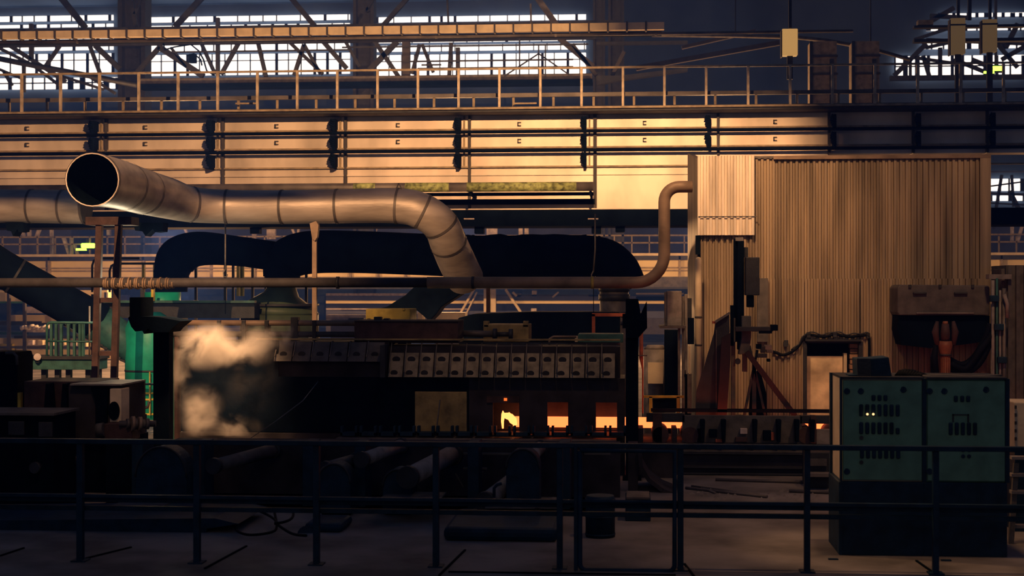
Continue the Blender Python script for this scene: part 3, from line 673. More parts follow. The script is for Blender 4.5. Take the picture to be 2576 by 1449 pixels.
MB().tube([(X(2378,Y), Y, 0), P(2378,890,Y)], 13*S(2378,Y), 14).build('lower_pipe', 'orange', t)
MB().ptube([(2378,1000,Y),(2378,890,Y),(2378,870,Y),(2378,858,Y)], [13, 13, 18, 16], 16).build('standpipe', 'orange', t)
MB().ptube([(2378,895,Y),(2378,891,Y)], 16, 16).build('collar', 'dark', t)
MB().ptube([(2378,858,Y),(2378,838,Y),(2378,815,Y)], [11, 12, 9], 12).build('valve_body', 'rust', t)
MB().ptube([(2378,816,Y),(2378,808,Y)], [8, 6], 12).build('cap', 'orange', t)
for sx in (-1, 1): MB().ptube([(2378+sx*20,868,Y),(2378+sx*25,835,Y),(2378+sx*20,808,Y)], [6, 9, 4], 8).build('guard_arm', 'rust', t)
MB().ptube([(2352,945,Y),(2350,900,Y),(2354,868,Y)], [11, 9, 6], 8).build('side_hose', 'rubber', t)
for i, q in enumerate([[(2388,905),(2420,918),(2450,900),(2475,860),(2492,815)], [(2388,925),(2425,938),(2462,915),(2486,870),(2500,828)], [(2392,915),(2430,928),(2466,880),(2498,840)]]):
    sp = spline([P(a, b, 22.0-.08*i) for a, b in q], 5)
    tag(MB().tube(sp, .05, 10).build('drooping_hose', 'rubber'), ['thick black hose, uppermost of those looping from the orange valve', 'thick black hose, lowest of those looping from the orange valve', 'thick black hose between the two others looping from the orange valve'][i], 'hose', 'black hoses at the orange valve')
# big grey corrugated cabinet at frame edge
t = thing('ribbed_cabinet', 'dark ribbed steel cabinet beyond the shed corner', 'cabinet', (X(2560, 22), 22, 0))
c = MB(); corr(c, X(2536, 22), X(2640, 22), 22, 0, Z(667, 22, 2560), .12, .05); c.build('ribbed_front', 'dimgrey', t)
MB().box(X(2536, 22), X(2640, 22), 22.1, 23, 0, Z(667, 22, 2560)).build('cabinet_body', 'dimgrey', t)
MB().pbox(2519, 676, 2537, 760, 22.2, .5).build('side_box', 'dimgrey', t, .01)
t = thing('pipe_bundle_frame', 'narrow frame of pipes and levers between shed corner and ribbed cabinet', 'pipe frame', (X(2515, 21.8), 21.8, 0))
for (px, y0, r_, m_) in ((2498, 705, 4, 'grey'), (2508, 700, 3, 'teal'), (2516, 730, 3, 'grey'), (2526, 725, 5, 'steel')):
    MB().tube([(X(px,21.8), 21.8, 0), P(px, y0, 21.8)], r_*S(px,21.8), 8).build('riser', m_, t)
MB().ptube([(2526,740,21.7),(2534,765,21.7),(2534,800,21.7)], 5, 8).build('bent_hose', 'grey', t)
for (px, py) in ((2500,750),(2512,822),(2520,905)): MB().pbox(px-9, py-7, px+14, py+9, 21.7, .1).build('valve_block', 'black', t, .01)
MB().pbox(2488, 690, 2545, 702, 21.9, .2).build('bracket', 'grey', t)
# tall pale tube beside shed
t = thing('pale_tube', 'upright pale tube with rounded top at the shed corner', 'tube', (X(1757, 22.6), 22.6, 0))
m = MB(); pz = P(1757, 655, 22.6); r = 8.5*S(1757, 22.6); m.tube([(pz.x, 22.6, 0), (pz.x, 22.6, pz.z), (pz.x, 22.6, pz.z+r*.7), (pz.x, 22.6, pz.z+r)], [r, r, r*.75, r*.2], 16); m.build('tube', 'cream', t)
for py in (800, 870): z = Z(py, 22.6, 1757); MB().tube([(pz.x, 22.6, z), (pz.x, 22.6, z+.03)], r*1.1, 16).build('clamp', 'dimgrey', t)
MB().pbox(1750, 592, 1761, 640, 22.9, .1).build('dark_slot', 'shaded_black', t)
# left-hand meter box
Y = 22.0
t = thing('meter_box', 'grey upright cabinet box on a shelf between the pipe elbow and the shed', 'box', P(1695, 823, Y))
MB().pbox(1678, 732, 1715, 820, Y, .4).build('box_body', 'grey', t, .01)
MB().pbox(1672, 735, 1679, 818, Y+.02, .36).build('door_edge', 'steel', t)
MB().pbox(1660, 820, 1726, 826, Y-.15, .8).build('shelf', 'dimgrey', t)
MB().box(X(1706,Y), X(1712,Y), Y+.1, Y+.16, 0, Z(826,Y,1700)).build('shelf_leg', 'steel', t)
MB().box(X(1716,Y), X(1722,Y), Y+.1, Y+.16, 0, Z(745,Y,1720)).build('shelf_leg', 'steel', t)
t = thing('valve_cluster', 'dark valve blocks on thin risers beside the pale upright tube', 'valve', (X(1732, 22.2), 22.2, 0))
for (a, b, c, d, m_) in ((1728,750,1740,800,'dark'),(1729,800,1746,866,'shaded_black'),(1722,740,1730,1050,'grey'),(1733,870,1737,945,'cream'),(1720,940,1740,1045,'steel'),(1718,930,1726,950,'steel')):
    MB().pbox(a, b, c, d, 22.2, .12).build('block', m_, t, .006)
MB().box(X(1725,22.2), X(1738,22.2), 22.2, 22.3, 0, Z(1040,22.2,1730)).build('stand', 'steel', t)
# grey dark drum/passage behind
t = thing('grey_canister', 'round grey canister with a pale label plate in the gap beside the pillar', 'canister', (X(1650, 24), 24, 0))
MB().tube([(X(1648,24), 24.2, 0), P(1648,878,24.2)], 28*S(1648,24), 20).build('canister_body', 'grey', t)
MB().pbox(1630, 912, 1668, 965, 23.75, .06).build('pale_plate', 'cream', t); MB().pbox(1672, 830, 1706, 1030, 23.8, .3).build('backing', 'shaded_black', t)
MB().ptube([(1648,878,24.2),(1648,868,24.2)], [28, 20], 20).build('shoulder', 'grey', t)
t = thing('yellow_guardrail', 'yellow-topped guard frame behind the glowing bar and beside the shed', 'guardrail', (X(1670, 21.9), 21.9, 0))
Y = 21.9
MB().pbox(1617, 995, 1721, 1001, Y, .05).build('top_rail', 'yellow', t)
for px in (1637, 1706): MB().pbox(px-4, 998, px+4, 1045, Y, .05).build('post', 'yellow', t); 
MB().pbox(1642, 1004, 1700, 1038, Y+.06, .03).build('dark_panel', 'shaded_black', t); MB().box(X(1640,Y), X(1704,Y), Y+.02, Y+.06, 0, Z(1045,Y,1670)).build('kick_plate', 'shaded_black', t)
# red pipe at pillar
t = thing('red_conduit', 'thin orange-red conduit beside the dark pillar over the glowing bar', 'conduit', (X(1612, 21), 21, 0))
MB().ptube([(1613,835,21),(1613,900,21),(1617,930,21),(1617,1040,21)], [5, 5, 2, 2], 8).build('conduit', 'redlead', t)
MB().pbox(1598, 893, 1628, 896, 20.95, .04).build('tie', 'steel', t); MB().tube([P(1617,1040,21), (X(1617,21), 21, 0)], .012, 6).build('lower_run', 'dark', t)
# ============================================================ MAST AND BOOM MACHINE before the shed
Y = 21.2
t = thing('lifting_mast', 'black twin-column mast with grey motor box and side arm before the shed', 'mast', (X(1860, Y), Y, 0))
MB().pbox(1846, 600, 1856, 860, Y+.1, .1).build('column', 'shaded_black', t, .006)
MB().pbox(1856, 606, 1872, 880, Y, .18).build('column', 'shaded_black', t, .006)
MB().pbox(1851, 597, 1870, 606, Y, .2).build('column_cap', 'grey', t)
MB().pbox(1872, 622, 1882, 648, Y+.05, .1).build('bracket', 'dark', t)
MB().pbox(1876, 647, 1911, 743, Y-.1, .3).build('motor_box', 'dark', t, .01)
MB().pbox(1880, 743, 1897, 773, Y-.05, .2).build('motor_shaft', 'shaded_black', t, .01)
MB().pbox(1838, 768, 1846, 870, Y-.05, .1).build('guide', 'shaded_black', t)
MB().poly([(1866,795),(1890,795),(1890,845),(1884,890),(1858,892),(1866,850)], Y-.15, .2).build('carriage', 'dimgrey', t, .01)
MB().pbox(1850, 822, 1945, 834, Y-.3, .12).build('side_arm', 'dark', t, .008)
MB().pbox(1940, 817, 1957, 832, Y-.33, .18).build('arm_end', 'shaded_black', t, .008)
MB().pbox(1910, 832, 1942, 839, Y-.3, .1).build('arm_clamp', 'shaded_black', t)
MB().ptube([(1856,908,Y-.2),(1856,910,Y-.4)], 7, 12).build('roller', 'dark', t)
MB().pbox(1840, 800, 1850, 1046, Y, .12).build('front_post', 'dimgrey', t)
MB().box(X(1840,Y), X(1872,Y), Y, Y+.2, 0, Z(1046,Y,1850)).build('pedestal', 'dark', t)
MB().pbox(1868, 890, 1880, 935, Y-.1, .1).build('hanging_link', 'dimgrey', t)
t = thing('slanted_guard_plate', 'large tapering grey guard plate leaning beside the mast', 'guard', (X(1790, Y), Y-.3, 0))
MB().poly([(1800,812),(1834,788),(1836,835),(1822,862),(1812,1046),(1750,1046),(1752,985),(1796,840)], Y-.3, .06).build('plate', 'dark', t)
MB().pbar(1799, 810, 1836, 787, Y-.35, 5, .1).build('top_edge', 'steel', t)
MB().pbox(1801, 830, 1803, 1046, Y-.34, .04).build('seam', 'steel', t); MB().pbox(1792, 808, 1802, 814, Y-.36, .05).build('lug', 'redlead', t)
MB().box(X(1752,Y), X(1810,Y), Y-.3, Y-.2, 0, Z(1046,Y,1780)).build('foot', 'dark', t)
t = thing('red_sloping_beam', 'dark red steel beam leaning against the mast', 'beam', P(1820, 1046, Y-.5))
MB().poly([(1816,850),(1838,838),(1838,900),(1828,1046),(1804,1046)], Y-.5, .1).build('beam', 'darkred', t)
MB().box(X(1806,Y-.5), X(1826,Y-.5), Y-.5, Y-.4, 0, Z(1046,Y-.5,1816)).build('stub', 'rust', t)
t = thing('diagonal_brace', 'rust-red diagonal brace reaching from the mast down to the table', 'brace', P(1995, 1046, Y-.2))
MB().pbar(1878, 885, 2000, 1046, Y-.2, 13, .08).build('tube', 'darkred', t); p = P(2000, 1046, Y-.2); MB().box(p.x-.06, p.x+.06, Y-.25, Y-.12, 0, p.z).build('anchor', 'dark', t)
t = thing('tripod_pump', 'dark tripod of crossed struts with a small motor beside the diagonal brace', 'tripod', (X(1900, Y), Y-.1, 0))
for (a, b, c, d, wd) in ((1905,880,1872,1046,6),(1885,870,1925,1046,6),(1897,900,1897,1046,10)): MB().pbar(a, b, c, d, Y-.1, wd, .06).build('strut', 'dark', t)
MB().poly([(1892,950),(1912,930),(1928,990),(1930,1046),(1886,1046)], Y, .2).build('dark_cover', 'shaded_black', t)
for (a, b, c, d, m_) in ((1903,866,1916,878,'shaded_black'),(1914,872,1926,888,'dark'),(1924,868,1942,880,'grey'),(1928,880,1945,888,'steel'),(1905,890,1930,900,'dark'),(1930,903,1938,910,'shaded_black')):
    MB().pbox(a, b, c, d, Y-.2, .12).build('fitting', m_, t, .005)
for (a, c) in ((1875, 1885), (1920, 1930)): MB().box(X(a,Y), X(c,Y), Y-.1, Y, 0, Z(1046,Y,1900)).build('foot', 'dark', t)
t = thing('wall_fittings_plate', 'narrow grey channel fixed to the shed beside the motor box', 'channel', P(1915, 780, YS-.1))
MB().pbox(1905, 700, 1932, 860, YS-.12, .1).build('channel', 'dimgrey', t); MB().pbox(1972, 860, 1982, 872, YS-.12, .1).build('junction_box', 'dark', t)
# ============================================================ ROLLER TABLE (shed side)
Y = 19.8
t = thing('roller_table', 'long dark roller table with boxed plates carrying the glowing bar past the shed', 'roller table', (X(1900, Y), Y, 0))
def TZ(py): return Z(py, Y, 1900)
MB().box(X(1640, Y), X(2700, Y), Y+.9, Y+1.02, TZ(1052), TZ(1044)).build('rear_rail', 'shaded_black', t)
MB().box(X(1716, Y), X(2015, Y), Y-.1, Y, TZ(1112), TZ(1045)).build('side_plate', 'dimgrey', t)
MB().pbox(1626, 1040, 1722, 1062, Y-.1, .1).build('cover_strip', 'dark', t); MB().pbox(1642, 1040, 1665, 1113, Y-.12, .12).build('roller_stand', 'rust', t)
MB().pbox(2013, 1046, 2096, 1066, Y-.1, .1).build('cover_strip', 'dark', t); MB().pbox(2040, 1046, 2053, 1113, Y-.14, .14).build('roller_stand', 'rust', t)
MB().box(X(1600, Y), X(2700, Y), Y-.12, Y+1.1, 0, TZ(1113)).build('table_bed', 'pitwall', t)
for px in (1768, 1821, 1900, 1960, 2006, 2045):
    MB().poly([(px-6,1056),(px+6,1056),(px+4,1113),(px-4,1113)], Y-.25, .2).build('upright_rib', 'shaded_black', t, .01)
for px in (2048,): MB().pbox(px-8, 1050, px+6, 1113, Y-.2, .3).build('upright_rib', 'rust', t)
for (a, b, c, d, m_) in ((1784,1080,1804,1100,'shaded_black'),(1862,1078,1880,1092,'pink'),(1920,1083,1940,1108,'shaded_black'),(2054,1080,2090,1118,'grey'),(1940,1088,1948,1108,'redlead'),(1800,1105,1818,1113,'redlead'),(1850,1100,1880,1112,'rust')):
    MB().pbox(a, b, c, d, Y-.16, .08).build('bracket', m_, t, .006)
for px in (1661, 1735, 2027, 2100):
    p = P(px, 1094, Y-.05); MB().tube([(p.x, Y-.12, p.z), (p.x, Y+.9, p.z)], 21*S(px, Y), 24).build('roller', 'rust', t)
for px in (1612, 1697, 1760): MB().pbox(px-6, 1078, px+6, 1115, Y-.1, .5).build('roller_stand', 'pitwall', t)
for (py, m_) in ((1132, 'dimgrey'), (1137, 'dark'), (1172, 'dark'), (1188, 'dark')): MB().box(X(1715,Y), X(2095,Y), Y-.2, Y-.12, TZ(py+2), TZ(py-2)).build('service_pipe', m_, t)
# ============================================================ GLOWING BAR
Yb = 20.35
b0 = P(1283, 1049, Yb); b1 = P(1283, 1074, Yb)
bar_ = MB().box(X(1292, Yb), X(2680, Yb), Yb, Yb+.135, b1.z, b0.z)
gb = bar_.build('glowing_billet', 'hot', None, .008)
tag(gb, 'long square orange-hot steel bar lying through the rolling line', 'steel bar')
# flame at the bar end
Yf = 20.25
fl = thing('flame', 'small ragged flame licking at the hot bar end', 'flame', P(1280, 1078, Yf))
MB().tube([P(*q, Yf) for q in [(1265,1078),(1264,1060),(1266,1042),(1265,1033)]], [.012, .02, .026, .004], 8).build('tongue', 'flame', fl)
MB().tube([P(*q, Yf) for q in [(1266,1044),(1275,1046),(1284,1049),(1291,1058),(1298,1070)]], [.03, .045, .05, .055, .02], 8).build('tongue', 'flame', fl)
MB().tube([P(*q, Yf) for q in [(1282,1050),(1283,1042),(1280,1037)]], [.03, .02, .004], 8).build('tongue', 'flame', fl)
MB().tube([P(*q, Yf) for q in [(1294,1070),(1294,1085)]], [.02, .012], 8).build('tongue', 'flame', fl)
# ============================================================ QUENCH / FURNACE HOUSING
Y = 20.0
h = thing('cooling_line_housing', 'long dark steel housing with perforated covers and square openings over the hot bar', 'machine housing', (X(1100, Y), Y, 0))
def HZ(py): return Z(py, Y, 1100)
xL, xR = X(455, Y), X(1572, Y)
MB().box(xL, xR, Y+.9, Y+1.0, 0, HZ(950)).build('back_plate', 'pitwall', h)
MB().box(X(690, Y), xR, Y+.06, Y+.9, HZ(962), HZ(950)).build('deck', 'dark', h)
# front skin with openings
opens = [(1240, 1306), (1377, 1429), (1499, 1552)]
MB().box(xL, X(700, Y), Y, Y+.06, HZ(1090), HZ(1010)).build('front_plate', 'shaded_black', h)
MB().box(X(700, Y), X(1180, Y), Y, Y+.06, HZ(1090), HZ(1010)).build('front_plate', 'shaded_black', h)
edges = [1180, 1240, 1306, 1377, 1429, 1499, 1552, 1572]
MB().box(X(700, Y), X(1180, Y), Y, Y+.06, HZ(1010), HZ(950)).build('front_skin', 'shaded_black', h)
MB().box(X(1180, Y), xR, Y, Y+.06, HZ(1010), HZ(950)).build('front_skin', 'pitwall', h)
MB().box(xL, X(700, Y), Y, Y+.06, HZ(1010), HZ(858)).build('front_skin', 'shaded_black', h)  # skin by the steam blackened in colour, as if unlit
for i in range(0, 8, 2): MB().box(X(edges[i], Y), X(edges[i+1], Y), Y, Y+.06, HZ(1090), HZ(1010)).build('front_plate', 'pitwall', h)
MB().box(xL, xR, Y-.05, Y+.9, 0, HZ(1092)).build('bed', 'pitwall', h)
MB().box(X(860,Y), X(1552,Y), Y-.45, Y-.05, HZ(1104), HZ(1096)).build('front_ledge', 'dimgrey', h, .008)
ip = MB()
for (a, c) in opens: ip.box(X(a, Y)-.1, X(c, Y)+.1, Y+.62, Y+.66, HZ(1090), HZ(985))
ip.build('inner_lining', 'dark', h)
MB().box(X(1045, Y), X(1175, Y), Y-.05, Y, HZ(1085), HZ(985)).build('olive_plate', 'olive', h, .006)['label'] = 'bare olive-brown plate'
MB().pbar(1098, 1080, 1107, 1005, Y-.08, 3, .03).build('pull_rod', 'steel', h)
MB().box(X(1268,Y), X(1276,Y), Y-.03, Y, HZ(1007), HZ(1000)).build('peephole', 'hotdim', h)
MB().box(X(1225,Y), X(1306,Y), Y-.02, Y, HZ(1012), HZ(996)).build('opening_lintel', 'rust', h)
# U brackets along the ledge
for i in range(15):
    px = 878 + i*48.3; q = MB()
    q.pbox(px-22, 1072, px-16, 1097, Y-.3, .12); q.pbox(px+14, 1072, px+20, 1097, Y-.3, .12); q.pbox(px-22, 1088, px+20, 1097, Y-.3, .2)
    q.build('cradle', 'black' , h, .004)
# sloping upper body and hinged perforated covers
def slab(pts, yA, yB, th, mb=None):
    mb = mb or MB(); return mb
def cover(px0, px1, yt, yb, ya, yb_, holes, mt='cover'):
    """cover: slightly inclined plate, top edge further back; holes cut as dark inset discs with rim"""
    x0, x1 = X(px0, Y), X(px1, Y); zt_, zb_ = HZ(yt), HZ(yb)
    c = MB().add([(x0, ya, zb_), (x1, ya, zb_), (x1, yb_, zt_), (x0, yb_, zt_), (x0, ya+.04, zb_), (x1, ya+.04, zb_), (x1, yb_+.04, zt_), (x0, yb_+.04, zt_)],
        [(0,1,2,3),(7,6,5,4),(0,4,5,1),(1,5,6,2),(2,6,7,3),(3,7,4,0)]).build('perforated_cover', mt, h, .006)
    for (hx, hy, rx) in holes:
        f = (hy - yt) / (yb - yt); yy = yb_ + (ya - yb_) * f - .012; cx = X((px0+px1)/2 + hx, Y); cz = HZ(hy); n = 16; rxm = rx*S(px0, Y)
        ring = [(cx + rxm*math.cos(2*math.pi*k/n), yy + .002*math.sin(2*math.pi*k/n), cz + rxm*.72*math.sin(2*math.pi*k/n)) for k in range(n)]
        MB().add(ring + [(a, b+.02, d) for a, b, d in ring], [tuple(reversed(range(n))), tuple(range(n, 2*n))] + [(k, (k+1)%n, (k+1)%n+n, k+n) for k in range(n)]).build('hole', 'hole', c)
    r_ = MB().tube([(x0+.015, yb_+.1, HZ(862)), (x0+.015, yb_, zt_+.01), (x0+.02, ya+ (yb_-ya)*.6 - .03, HZ(yt+ (yb-yt)*.4)), (x0+.02, ya-.03, HZ(yb-12))], .009, 6).build('feed_hose', 'steel', c)
n = 15; w0 = 978; pw = (1548-w0)/n
for i in range(n):
    a = w0 + i*pw; cover(a+1, a+pw-1, 888, 948, Y-.12, Y+.05, [(0, 904, 10), (-3, 937, 9)])
for i in range(6):
    a = 690 + i*46; cover(a+1, a+45, 862, 910, Y-.06, Y+.1, [(0, 892, 9)], 'dimgrey')
MB().box(xL, X(975, Y), Y+.12, Y+.9, HZ(950), HZ(862)).build('upper_body', 'pitwall', h)
MB().box(X(975, Y), X(1560, Y), Y+.12, Y+.9, HZ(950), HZ(872)).build('upper_body', 'pitwall', h)
MB().box(X(962, Y), X(974, Y), Y-.2, Y+.12, HZ(948), HZ(868)).build('divider', 'dark', h)
for py, r_ in ((864, .015), (878, .028)): MB().tube([(X(1152, Y), Y+.15, HZ(py)), (X(1560, Y), Y+.15, HZ(py))], r_, 8).build('header_pipe', 'steel', h)
MB().box(X(640, Y), X(1560, Y), Y+.1, Y+.2, HZ(857), HZ(853)).build('top_angle', 'olive', h)
# upper double pipes
t = thing('twin_header_pipes', 'pair of horizontal header pipes with clamps above the housing', 'pipe', P(800, 862, 20.6))
Yp = 20.6
for py in (812, 840):
    MB().tube([P(430, py, Yp), (X(895, Yp), Yp, P(430,py,Yp).z)], .04, 12).build('header_pipe', 'pipewarm' if py == 812 else 'dimgrey', t)
for px in (550, 612, 740, 670, 790): MB().pbox(px-(9 if px == 740 else 5), 798 if px == 740 else 806, px+(9 if px == 740 else 5), 857, Yp-.06, .15).build('clamp', 'dark', t, .005)
t = thing('junction_casing', 'plain dark rectangular casing on top of the housing', 'casing', P(1020, 862, 20.2))
MB().pbox(891, 808, 1152, 863, 20.2, .7).build('casing_body', 'rust', t, .01); MB().pbox(891, 806, 1152, 809, 20.18, .74).build('lid', 'dark', t)
for (px, w2) in ((949, 9), (971, 7)): MB().pbox(px-w2, 797+(w2 < 8)*4, px+w2, 808, 20.4, .15).build('knob', 'dark', t, .01)
t = thing('yellow_box', 'yellow-ochre steel box above the dark casing, beside the chute', 'box', (X(976, 22.6), 22.6, 0))
MB().pbox(920, 777, 1032, 810, 22.6, .7).build('box_body', 'ochre', t, .015); MB().box(X(930,22.6), X(1020,22.6), 22.7, 23.2, 0, Z(809,22.6,976)).build('pedestal', 'shaded_black', t)
MB().pbox(1012, 776, 1018, 781, 22.58, .05).build('lifting_lug', 'ochre', t)
t = thing('olive_gearbox', 'olive-grey gearbox with a shaft and flange on top of the housing', 'gearbox', P(1275, 858, 21.2))
MB().pbox(1216, 816, 1330, 860, 21.2, .6).build('gearbox_body', 'olive', t, .01)
for px in (1222, 1322): MB().pbox(px-6, 808, px+6, 822, 21.2, .2).build('lifting_lug', 'olive', t)
MB().ptube([(1150,839,20.9),(1240,840,20.9)], 8, 12).build('shaft', 'pipe', t); MB().ptube([(1240,841,20.9),(1250,841,20.9)], 15, 16).build('flange', 'dark', t)
MB().ptube([(1250,841,20.9),(1284,841,20.9)], 6, 12).build('shaft', 'dark', t); MB().ptube([(1280,841,20.9),(1290,841,20.9)], 14, 16).build('flange', 'dark', t)
t = thing('olive_gearbox_flat', 'low olive-green box at the end of the perforated covers', 'box', P(1510, 860, 20.9)); t.name = 'low_olive_box'; WL[t.name] = t.location.copy()
MB().pbox(1454, 840, 1568, 862, 20.9, .5).build('box_body', 'teal', t, .01); MB().ptube([(1381,870,20.8),(1383,852,20.8),(1392,847,20.8),(1450,847,20.8)], 3, 8).build('bent_pipe', 'pipewarm', t); MB().pbox(1446, 845, 1453, 860, 20.8, .05).build('bracket', 'cream', t)
t = thing('red_bracket_frame', 'orange-red angle frame standing over the low olive box', 'frame', P(1490, 840, 23))
MB().pbox(1489, 788, 1572, 796, 23, .06).build('top_bar', 'redlead', t); MB().pbox(1489, 790, 1497, 842, 23, .06).build('upright', 'redlead', t); MB().box(X(1490,23), X(1496,23), 23.01, 23.05, 0, Z(842,23,1493)).build('lower_upright', 'dark', t)
# far white clutter between
t = thing('pale_machine_base', 'bright pale machine base glimpsed behind the chute', 'machine', P(1120, 850, 40))
for (a, b, c, d, m_) in ((1092,786,1170,808,'cream'),(1152,812,1192,826,'pink'),(1180,808,1192,824,'cream'),(1152,828,1216,846,'cream'),(1335,822,1345,860,'cream'),(1050,786,1062,806,'cream'),(1118,796,1130,808,'beam'),(1152,846,1216,860,'fargirder'),(820,792,920,804,'pink'),(876,800,915,808,'dark')):
    MB().pbox(a, b, c, d, 40+rnd.random(), .6).build('block', m_, t)
MB().box(X(1092,40.2), X(1216,40.2), 40.3, 40.9, 0, Z(860,40,1150)).build('plinth', 'dimgrey', t); MB().box(X(830,40.2), X(910,40.2), 40.3, 40.9, 0, Z(805,40,870)).build('plinth', 'farblue', t)
# pillars
for (a, b, c, d, Yq, m_, lab) in [(385, 828, 425, 1100, 18.6, 'shaded_black', 'broad near-black pillar standing just before the steam'), (428, 842, 437, 1100, 20.6, 'teal', 'thin olive post just behind the near-black pillar'), (438, 842, 452, 1100, 20.9, 'rust', 'thin brown post between the olive post and the steam'), (1574, 752, 1606, 1100, 19.4, 'shaded_black', 'tall black pillar at the end of the perforated covers')]:
    t = thing('steel_pillar', lab, 'pillar', (X((a+c)/2, Yq), Yq, 0), 'machine pillars')
    z1 = Z(b, Yq, a); x0, x1 = X(a, Yq), X(c, Yq)
    MB().box(x0, x1, Yq, Yq+(x1-x0)*.9, 0, z1).build('shaft', m_, t, .008); MB().box(x0-.04, x1+.04, Yq-.04, Yq+(x1-x0), 0, .05).build('foot_plate', m_, t)
t = thing('pillar_head_block', 'ragged black bracket crowning the near-black pillar', 'bracket', P(400, 828, 18.6))
MB().poly([(322,800),(345,796),(350,768),(356,750),(352,748),(326,748),(326,796),(400,800),(452,806),(436,818),(420,835),(385,830),(372,822),(362,842),(358,828),(340,832),(326,824)][:0] or [(326,748),(354,748),(354,796),(400,798),(455,808),(432,826),(424,836),(386,836),(372,826),(362,840),(356,828),(340,834),(330,822),(322,800),(326,796)], 18.4, .5).build('bracket', 'shaded_black', t)
t = thing('pillar_wedge', 'black blade-shaped bracket on the tall black pillar', 'bracket', P(1600, 800, 19.3))
MB().poly([(1566,790),(1576,790),(1576,756),(1606,756),(1612,790),(1627,758),(1628,825),(1606,850),(1574,850),(1574,826),(1566,826)], 19.25, .25).build('bracket', 'shaded_black', t)
tag(MB().tube([P(628,1104,18.8), P(690,1062,18.8), P(762,1008,18.8), P(800,960,19.9)], .006, 6).build('guy_wire', 'grey'), 'thin slanting wire crossing in front of the dark housing beside the steam', 'wire')
# ============================================================ STEAM
me = MB().box(X(418, 19), X(830, 19), 18.95, 19.8, Z(1105, 19, 600), Z(790, 19, 600))
st = me.build('steam_cloud', 'dark'); tag(st, 'pale billowing steam drifting in front of the dark housing', 'steam', kind='stuff')
m = bpy.data.materials.new('steam'); m.use_nodes = True; nt = m.node_tree; N = nt.nodes; L = nt.links; N.clear()
out = N.new('ShaderNodeOutputMaterial'); vol = N.new('ShaderNodeVolumePrincipled'); L.new(vol.outputs[0], out.inputs['Volume'])
vol.inputs['Color'].default_value = (.95, .9, .85, 1); vol.inputs['Anisotropy'].default_value = .1
tc = N.new('ShaderNodeTexCoord'); off = WL[st.name]
def blob(c, r, k):
    mp = N.new('ShaderNodeMapping'); mp.vector_type = 'POINT'; c = Vector(c) - off
    mp.inputs['Scale'].default_value = [1/q for q in r]; mp.inputs['Location'].default_value = [-c[i]/r[i] for i in range(3)]
    L.new(tc.outputs['Object'], mp.inputs[0]); ln = N.new('ShaderNodeVectorMath'); ln.operation = 'LENGTH'; L.new(mp.outputs[0], ln.inputs[0])
    mr = N.new('ShaderNodeMapRange'); mr.interpolation_type = 'SMOOTHSTEP'; mr.inputs[1].default_value = 0; mr.inputs[2].default_value = 1; mr.inputs[3].default_value = k; mr.inputs[4].default_value = 0
    L.new(ln.outputs['Value'], mr.inputs[0]); return mr.outputs[0]
acc = None
for (px, py, rx, rz, k) in [(520,872,.50,.38,1.6),(600,880,.62,.30,1.0),(505,1030,.36,.42,.75),(560,1075,.62,.22,.5),(680,845,.75,.22,.45),(640,960,.8,.6,.02),(450,950,.2,.6,.3)]:
    o = blob(P(px, py, 19.35), (rx, .42, rz), k)
    if acc is None: acc = o
    else:
        ad = N.new('ShaderNodeMath'); ad.operation = 'ADD'; L.new(acc, ad.inputs[0]); L.new(o, ad.inputs[1]); acc = ad.outputs[0]
nz = N.new('ShaderNodeTexNoise'); nz.inputs['Scale'].default_value = 2.9; nz.inputs['Detail'].default_value = 6; nz.inputs['Distortion'].default_value = .6; L.new(tc.outputs['Object'], nz.inputs['Vector'])
mr = N.new('ShaderNodeMapRange'); mr.inputs[1].default_value = .45; mr.inputs[2].default_value = .63; mr.inputs[3].default_value = .0; mr.inputs[4].default_value = 8; L.new(nz.outputs[0], mr.inputs[0])
mu = N.new('ShaderNodeMath'); mu.operation = 'MULTIPLY'; L.new(acc, mu.inputs[0]); L.new(mr.outputs[0], mu.inputs[1]); L.new(mu.outputs[0], vol.inputs['Density'])
st.data.materials[0] = m
# ============================================================ LEFT MACHINES
Y = 17.6
t = thing('mill_stand', 'rust-brown mill stand with vertical ribs and a bright end block', 'mill stand', (X(200, Y), Y, 0))
def LZ(py): return Z(py, Y, 200)
MB().pbox(60, 960, 245, 1108, Y+.3, .8, ref=200).build('stand_body', 'rust', t, .01)
MB().pbox(172, 968, 306, 1108, Y, .9).build('stand_block', 'pitwall', t, .01)
for px in (118, 160, 225): MB().poly([(px-4,965),(px+4,965),(px+9,1040),(px+7,1100),(px-7,1100),(px-9,1040)], Y+.12, .2).build('rib', 'shaded_black', t, .01)
MB().poly([(228,975),(272,975),(268,1060),(262,1095),(240,1095),(240,1010)], Y-.05, .08).build('recess_shade', 'shaded_black', t)  # dark plate standing for the shade of a recess
e = MB().pbox(276, 978, 305, 1062, Y-.12, .3).build('end_block', 'door', t, .01); e['label'] = 'bare pale steel end block'
n = 20; c0 = P(286, 1034, Y-.14); ring = [(c0.x + .07*math.cos(6.2832*k/n), Y-.14, c0.z + .115*math.sin(6.2832*k/n)) for k in range(n)]
MB().add(ring + [(a, b+.02, c) for a, b, c in ring], [tuple(reversed(range(n))), tuple(range(n, 2*n))] + [(k, (k+1)%n, (k+1)%n+n, k+n) for k in range(n)]).build('bore', 'shaded_black', e)
MB().pbox(176, 966, 306, 970, Y-.08, .9).build('top_plate', 'grey', t)
MB().box(X(60,Y), X(306,Y), Y+.1, Y+1.0, 0, LZ(1106)).build('foundation', 'shaded_black', t)
t = thing('drive_shaft', 'coupled drive shaft with shiny flange rings beside the mill stand', 'shaft', P(310, 1070, 17.3))
Y = 17.3
MB().ptube([(245,1082,Y),(262,1080,Y)], 17, 18).build('hub', 'dimgrey', t)
